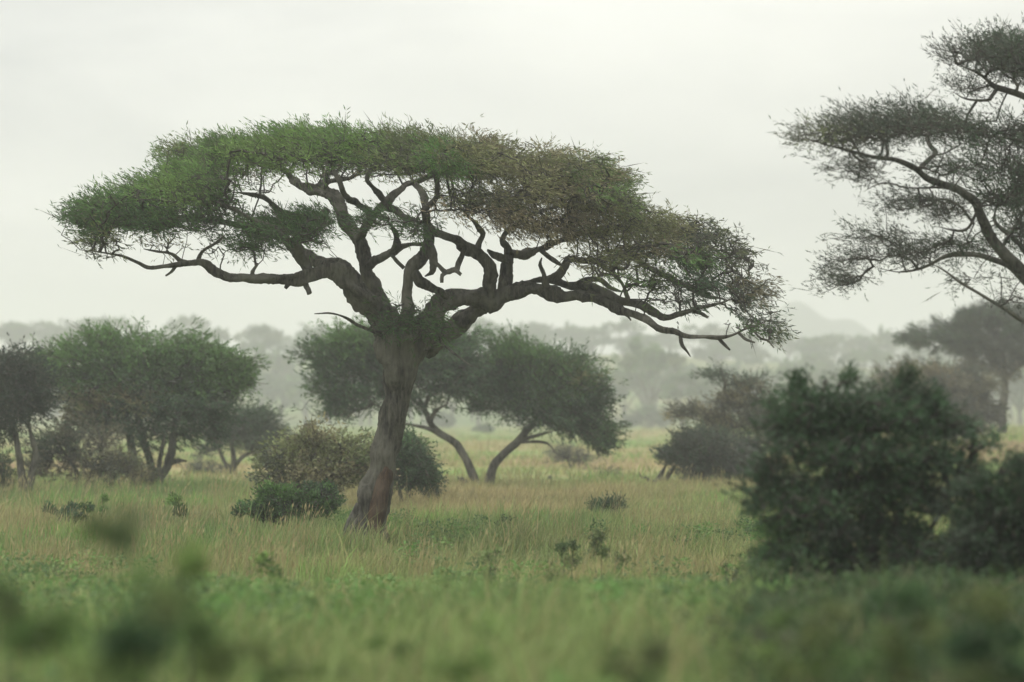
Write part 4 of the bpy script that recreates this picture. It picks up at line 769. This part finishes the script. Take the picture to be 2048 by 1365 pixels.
# ------------------------------------------------------------------ distant trees, copied from a few
PROTO = np.array([0., 0., -60.])
def proto(kind, seed):
    global R
    keep, R = R, np.random.default_rng(seed)
    o = np.zeros(3)
    if kind == 'umbrella':
        limbs = [('trunk', np.array([[0, 0, -.3, .32], [.1, 0, 1.2, .26], [.25, .1, 2.6, .22], [.3, .1, 3.8, .16]]))]
        for a_ in np.linspace(0, 6.28, 6, endpoint=False) + .3:
            ca, sa = math.cos(a_), math.sin(a_)
            limbs.append(('limb', np.array([[.25, .1, 2.2 + .3 * ca, .15], [.3 + 1.3 * ca, .1 + 1.3 * sa, 4.0, .1], [.3 + 2.8 * ca, .1 + 2.8 * sa, 5.2, .07], [.3 + 4.2 * ca, .1 + 4.2 * sa, 5.9, .04]])))
        pads = [((0, 0, 6.9), (3.6, 3.6, .8), 1, 'GV'), ((-3, .5, 6.2), (2.4, 2.4, .7), 1, 'GO'), ((3, -.5, 6.1), (2.6, 2.4, .7), 1, 'VO'), ((1, 2.5, 6), (2.5, 2, .7), 1, 'GV'), ((-.5, -2.6, 6.3), (2.5, 2, .7), 1, 'GV'), ((-1.5, 0, 5), (1.8, 1.8, .4), .5, 'V'), ((2, 1, 5), (1.8, 1.5, .4), .5, 'V')]
    elif kind == 'round':
        limbs = [('trunk', np.array([[0, 0, -.3, .3], [-.1, 0, 1., .25], [-.2, .1, 2.2, .2], [-.3, .1, 3.2, .14]]))]
        for a_ in np.linspace(0, 6.28, 5, endpoint=False) + .9:
            ca, sa = math.cos(a_), math.sin(a_)
            limbs.append(('limb', np.array([[-.2, .1, 1.8, .14], [-.2 + .9 * ca, .1 + .9 * sa, 3.2, .1], [-.2 + 1.9 * ca, .1 + 1.9 * sa, 4.4, .06], [-.2 + 2.6 * ca, .1 + 2.6 * sa, 5.2, .03]])))
        pads = [((0, 0, 6), (2.4, 2.4, 1.3), 1, 'VG'), ((-1.8, .5, 4.9), (1.8, 1.8, 1.1), 1, 'VD'), ((1.9, -.5, 4.7), (1.9, 1.9, 1.2), 1, 'VO'), ((.5, 1.8, 4.5), (1.8, 1.5, 1.1), 1, 'VD'), ((.3, -1.8, 4.4), (1.8, 1.5, 1.1), 1, 'VG'), ((0, 0, 3.4), (2.2, 2.2, .6), .6, 'VD')]
    elif kind == 'spreading':
        limbs = [('trunk', np.array([[0, 0, -.3, .34], [.1, 0, .8, .3], [.1, .1, 1.8, .25], [.0, .1, 2.6, .2]]))]
        for a_ in np.linspace(0, 6.28, 5, endpoint=False) + .1:
            ca, sa = math.cos(a_), math.sin(a_)
            limbs.append(('limb', np.array([[.1, .1, 1.4, .16], [.1 + 1.2 * ca, .1 + 1.2 * sa, 3.0, .12], [.1 + 2.1 * ca, .1 + 2.1 * sa, 4.8, .08], [.1 + 3.2 * ca, .1 + 3.2 * sa, 6.2, .04]])))
        pads = [((-.5, 0, 7.5), (2.2, 2.2, .9), 1, 'VG'), ((2.2, .5, 6.6), (2, 2, .8), 1, 'VO'), ((-3, -.5, 5.8), (2.1, 1.9, .8), 1, 'VG'), ((1, -2.2, 5.6), (2.2, 1.8, .8), 1, 'VD'), ((-1, 2, 5.2), (2.2, 1.8, .8), 1, 'VG'), ((3.4, -.5, 4.9), (1.5, 1.5, .6), .8, 'VG')]
    else:
        limbs = [('trunk', np.array([[0, 0, -.2, .14], [.1, 0, .6, .1], [.1, .1, 1.2, .06]])), ('limb', np.array([[0, 0, 0, .1], [-.6, .2, .9, .07], [-1, .3, 1.6, .03]])), ('limb', np.array([[0, 0, 0, .1], [.7, -.2, .9, .07], [1.1, -.3, 1.5, .03]]))]
        pads = [((0, 0, 1.7), (1.6, 1.6, .9), 1, 'VG'), ((-1.1, .3, 1.3), (1.2, 1.2, .8), 1, 'VS'), ((1.2, -.2, 1.2), (1.3, 1.2, .8), 1, 'VD'), ((.2, 0, .7), (2, 1.6, .5), 1, 'VD')]
    r = plant('distant_' + {'umbrella': 'umbrella_acacia', 'round': 'round_tree', 'spreading': 'spreading_tree', 'shrub': 'bush'}[kind], 'x', 'bush' if kind == 'shrub' else 'tree', o, limbs, pads,
              n=230 if kind != 'shrub' else 110, per=26, ln=(.25, .6), wd=.13, sides=5, step=.8, jit=.22, cl=.5, bump=.05, rtip=.012, tmax=.06, axis=(1, 0, .1), wa=.5, wo=.6, up=.3)
    R = keep
    return r
protos = {k: [proto(k, 40 + s + 7 * i_) for s in range(3)] for i_, k in enumerate(('umbrella', 'round', 'spreading', 'shrub'))}
used = set()
GROUPS = {'umbrella': ('hazy flat-topped acacia standing in the distant wood on the rising ground', 'flat-topped trees of the distant wood'),
          'round': ('hazy round-crowned tree standing in the distant wood on the rising ground', 'round-crowned trees of the distant wood'),
          'spreading': ('hazy tree with an uneven layered crown in the distant wood', 'layered trees of the distant wood'),
          'shrub': ('hazy grey-green bush growing between the distant trees', 'bushes between the distant trees')}
def put(kind, x, y, h, w=None, rz=0, label=None):
    pr = protos[kind][R.integers(0, 3)]
    H = {'umbrella': 7.7, 'round': 7.4, 'spreading': 8.3, 'shrub': 2.6}[kind]
    W = {'umbrella': 10.5, 'round': 7.2, 'spreading': 9.5, 'shrub': 4.6}[kind]
    s = h / H; sx = (w / W) if w else s
    if pr.name in used:
        r = pr.copy(); C.objects.link(r)
        for ch in pr.children:
            c = ch.copy(); C.objects.link(c); c.parent = r
    else:
        r = pr; used.add(pr.name)
    r.location = (x, y, float(gz(x, y)) - .1); r.rotation_euler = (0, 0, rz); r.scale = (sx, sx, s)
    if label:
        r['label'] = label
        if 'group' in r: del r['group']
    else:
        u = 1024 + x / y * F
        side = ['left of the big trunk', 'between the big trunk and dark bush', 'above the dark bush'][int(u > 770) + int(u > 1480)]
        deep = 'on the ridge' if y > 900 else ('halfway up the far slope' if y > 725 else 'at the far field edge')
        w_ = {'umbrella': 'hazy flat-topped acacia', 'round': 'hazy round-crowned tree', 'spreading': 'hazy uneven layered tree', 'shrub': 'hazy grey-green bush'}[kind]
        r['label'] = w_ + ' ' + deep + ', ' + side
        r['group'] = w_[5:] + 's ' + deep + ', ' + side
    return r
def putpx(kind, px, d, top, wpx, label=None, rz=0.0):
    x = (px - 1024) / F * d
    ztop = P(px, top, d)[2]
    return put(kind, x, d, ztop - float(gz(x, d)) + .1, wpx * d / F, rz, label)
putpx('umbrella', 1300, 552, 690, 185, 'hazy many-layered acacia in the gap between the round-crowned acacia and the brown acacia', .4)
putpx('umbrella', 1250, 595, 742, 150, 'hazy flat acacia partly behind the round-crowned acacia\'s right side', 1.2)
putpx('spreading', 1365, 528, 748, 140, 'hazy lower acacia just left of the brown acacia', 2.0)
putpx('spreading', 525, 752, 650, 95, 'hazy tall tree above the right shoulder of the bushy acacia, with a double-humped crown', .5)
putpx('umbrella', 430, 800, 655, 100, 'hazy flat-crowned tree just above the right end of the bushy acacia', .2)
putpx('round', 1082, 896, 645, 85, 'pale hazy tree standing tallest on the ridge between the big tree\'s lower limbs', .3)
putpx('umbrella', 1772, 832, 660, 62, 'pale lone tree on the ridge in front of the far hill\'s right slope', .3)
putpx('round', 150, 944, 636, 90, 'pale hazy crown on the ridge left above the bushy acacia', 2)
putpx('umbrella', 215, 896, 634, 130, 'pale hazy crown on the ridge directly above the bushy acacia\'s top', 1)
putpx('round', 20, 912, 640, 80, 'pale hazy crown on the ridge at the photo\'s left edge', 1.4)
putpx('round', 90, 920, 638, 100, None, .4)
putpx('round', 958, 595, 700, 120, 'hazy tree whose thick forked trunk shows beneath the gap between the two green acacias', .1)
putpx('spreading', 905, 616, 700, 110, 'hazy thin-trunked tree seen beneath the leaning acacia', .9)
putpx('shrub', 1292, 536, 812, 95, 'hazy dark bush at the far edge of the open field', .2)
putpx('shrub', 885, 528, 822, 60, 'hazy bush at the far field edge right of the big trunk', .7)
putpx('shrub', 970, 400, 848, 45, 'small pale bush on the open field behind the two green acacias', .7)
# the wood itself
for px, d, top, w, k in [(560, 640, 745, 130, 'round'), (610, 616, 770, 120, 'umbrella'), (540, 672, 700, 120, 'umbrella'), (660, 640, 720, 130, 'round'), (740, 632, 720, 140, 'umbrella'), (820, 640, 715, 130, 'spreading'),
                         (1040, 624, 735, 140, 'umbrella'), (1120, 640, 730, 140, 'round'), (1190, 616, 740, 130, 'spreading'), (1450, 608, 745, 140, 'umbrella'), (1540, 592, 740, 150, 'umbrella'), (1620, 608, 738, 140, 'spreading'), (1700, 576, 745, 130, 'umbrella'), (1780, 592, 735, 120, 'round'),
                         (1420, 560, 780, 90, 'round'), (1580, 528, 770, 110, 'umbrella'), (1900, 560, 725, 140, 'umbrella'), (2040, 544, 720, 140, 'round'), (1010, 672, 690, 130, 'round'), (350, 672, 740, 130, 'umbrella'), (20, 672, 735, 130, 'round'), (200, 688, 730, 140, 'umbrella')]:
    putpx(k, px, d, top, w, None, R.uniform(0, 6))
rows = [(645, 112, 26), (700, 106, 26), (760, 112, 22), (825, 100, 24), (885, 96, 26), (945, 83, 30), (1010, 80, 34), (670, 112, 20), (790, 106, 18), (860, 100, 14)]
for d, half, cnt in rows:
    for i_ in range(cnt):
        y_ = d + R.uniform(-22, 22)
        x_ = (-1 + 2 * (i_ + R.uniform(.1, .9)) / cnt) * half * d / 430
        u_ = 1024 + x_ / y_ * F
        if 400 < u_ < 590 and 720 < y_ < 870: continue
        k = R.choice(['umbrella', 'umbrella', 'round', 'round', 'spreading', 'shrub'])
        h = R.uniform(8.5, 12.5) if k != 'shrub' else R.uniform(3.4, 5.5)
        if y_ > 915: h *= .85
        put(k, x_, y_, h, h * R.uniform(.95, 1.5), R.uniform(0, 6.28))

# ------------------------------------------------------------------ grass
def blades(name, label, n, y0, y1, side, h, w, lean=.28, dens=None, tintf=grass_tint, seg=True):
    """n single blades standing on the ground inside the wedge in front of the camera"""
    u = R.random(n)
    a0, a1 = y0 ** dens, y1 ** dens
    y = (a0 + u * (a1 - a0)) ** (1 / dens)
    x = (R.random(n) * 2 - 1) * (y * .186 + side)
    # tufts
    k = max(1, n // 14)
    cx, cy = x[:k], y[:k]
    idx = R.integers(0, k, n)
    x = cx[idx] + R.normal(size=n) * .10 * (1 + y / 60); y = cy[idx] + R.normal(size=n) * .12 * (1 + y / 60)
    tuft = R.uniform(.55, 1.5, k)[idx]
    z = gz(x, y) - .02
    hh = h * tuft * (.3 + 1.05 * vn(x, y, 1.7, 20)) * R.uniform(.55, 1.25, n) * np.clip(.75 + .5 * (vn(x, y, 11, 21)), 0, 2)
    hh[R.random(n) < .04] *= 1.7
    ww = w * R.uniform(.6, 1.4, n)
    a = R.uniform(0, 2 * np.pi, n); sx, sy = np.cos(a), np.sin(a)
    lx = R.normal(size=n) * lean + .10 + (x - cx[idx]) * 1.3 / (1 + y / 60); ly = R.normal(size=n) * lean
    B = np.stack([x, y, z], 1)
    s = np.stack([sx, sy, np.zeros(n)], 1) * (ww / 2)[:, None]
    mid_ = B + np.stack([lx * .35 * hh, ly * .35 * hh, hh * .55], 1)
    tip = B + np.stack([lx * 1.1 * hh, ly * 1.1 * hh, hh * (1 - .18 * np.abs(lx))], 1)
    V = np.stack([B - s, B + s, mid_ + s * .9, mid_ - s * .9, tip], 1).reshape(-1, 3)
    i5 = np.arange(n)[:, None] * 5
    q = i5 + np.array([[0, 1, 2, 3]]); t_ = i5 + np.array([[3, 2, 4]])
    c = tintf(x, y) * R.uniform(.7, 1.3, (n, 1)) * R.uniform(.8, 1.22, (k, 1))[idx]
    dry = (R.random(n) < .10)[:, None]
    c = np.where(dry, STRAW * R.uniform(.8, 1.2, (n, 1)), c)
    o = mesh_obj(name, V, [q, t_], M_GRASS, tint=np.repeat(c, 5, axis=0))
    o['kind'] = 'stuff'; o['label'] = label; o['category'] = 'grass'
    return o
blades('grass', 'tall mixed green and straw grass covering the meadow in front of and around the big tree', 300000, 11, 108, 2.2, .41, .016, dens=.95)
blades('field_grass', 'shorter grass of the open field beyond the big tree', 80000, 100, 600, 4, .42, .05, dens=1.0)

def herbs(name, label, n, y0, y1):
    """broad-leaved herbs among the grass"""
    k = n // 26
    y = y0 + (y1 - y0) * R.random(k) ** .8; x = (R.random(k) * 2 - 1) * (y * .186 + 1.5)
    keep = vn(x, y, 3.1, 31) + .3 * (vn(x, y, .9, 32) - .5) > .42 + .42 * ss(26, 62, y)
    x, y = x[keep], y[keep]; k = len(x)
    idx = R.integers(0, k, n)
    px = x[idx] + R.normal(size=n) * .13; py = y[idx] + R.normal(size=n) * .13
    H = R.uniform(.25, .62, k)[idx]
    P0 = np.stack([px, py, gz(px, py) + H * R.random(n) ** .6], 1)
    D = unit(R.normal(size=(n, 3)) * np.array([1, 1, .5]) + np.array([0, 0, .35]))
    pal = np.array([(.15, .28, .08), (.13, .22, .075), (.20, .31, .10), (.10, .17, .07)])
    t = pal[R.integers(0, 4, k)][idx] * R.uniform(.75, 1.25, (n, 1))
    V, q, tv = leaves(P0, D, R.uniform(.05, .12, n), R.uniform(.025, .05, n), t)
    o = mesh_obj(name, V, [q], M_BUSH, tint=tv)
    o['kind'] = 'stuff'; o['label'] = label; o['category'] = 'herbs'
def shade_growth(name, label, n):
    k = n // 30
    y = R.uniform(15, 41, k); x = y * (.078 + .14 * R.random(k) ** .7)
    idx = R.integers(0, k, n)
    px = x[idx] + R.normal(size=n) * .14; py = y[idx] + R.normal(size=n) * .14
    H = (R.uniform(.22, .5, k) * (1 + .5 * ss(24, 32, y)) * (.6 + .8 * vn(x, y, 1.3, 40)))[idx]
    P0 = np.stack([px, py, gz(px, py) + H * R.random(n) ** .5], 1)
    D = unit(R.normal(size=(n, 3)) * np.array([.8, .8, .5]) + np.array([0, 0, .6]))
    pal = np.array([(.06, .11, .04), (.05, .085, .038), (.08, .12, .05), (.09, .10, .055)])  # dark leaf colours stand in for shade from a window reflection
    t = pal[R.integers(0, 4, k)][idx] * R.uniform(.75, 1.25, (n, 1))
    V, q, tv = leaves(P0, D, R.uniform(.06, .16, n), R.uniform(.02, .04, n), t)
    o = mesh_obj(name, V, [q], M_BUSH, tint=tv)
    o['kind'] = 'stuff'; o['label'] = label; o['category'] = 'undergrowth'
shade_growth('undergrowth', 'tall undergrowth added to carry window-reflection shade, in front of the dark bush and corner bush', 75000)
herbs('herbs', 'low broad-leaved green herbs growing in patches among the meadow grass', 46000, 12, 66)

#print('TRIS', sum((len(o.data.loops) - 2 * len(o.data.polygons)) for o in {o.data.name: o for o in C.objects if o.type == 'MESH'}.values()))

def stalks(name, label, n, y0, y1):
    """thin bent straw stalks with a narrow seed head, standing above the grass"""
    k = n // 9
    cy = y0 + (y1 - y0) * R.random(k); cx = (R.random(k) * 2 - 1) * (cy * .186 + 1.5)
    idx = R.integers(0, k, n)
    cx = np.where(cx / cy > .075, -cx, cx)
    x = cx[idx] + R.normal(size=n) * .12; y = cy[idx] + R.normal(size=n) * .12
    H = R.uniform(.55, .95, k)[idx] * R.uniform(.75, 1.1, n)
    lx = R.normal(size=n) * .14 + .12; ly = R.normal(size=n) * .14
    B = np.stack([x, y, gz(x, y)], 1)
    m1 = B + np.stack([lx * .35 * H, ly * .35 * H, H * .6], 1); m2 = B + np.stack([lx * H, ly * H, H], 1)
    V, f = prisms(np.vstack([B, m1]), np.vstack([m1, m2]), np.concatenate([np.full(n, .004), np.full(n, .003)]), np.concatenate([np.full(n, .003), np.full(n, .002)]))
    t = np.tile(STRAW * 1.05, (len(V), 1)) * np.repeat(R.uniform(.75, 1.15, 2 * n), 6)[:, None]
    Vh, qh, th = leaves(m2 - (m2 - m1) * .1, unit(m2 - m1), R.uniform(.08, .18, n), R.uniform(.015, .03, n), np.tile(STRAW, (n, 1)) * R.uniform(.7, 1.2, (n, 1)))
    o = mesh_obj(name, np.vstack([V, Vh]), [f[0], qh + len(V)], M_GRASS, tint=np.vstack([t, th]))
    o['kind'] = 'stuff'; o['label'] = label; o['category'] = 'grass'
stalks('grass_stalks', 'thin straw coloured grass stalks with seed heads standing above the meadow', 3200, 36, 95)
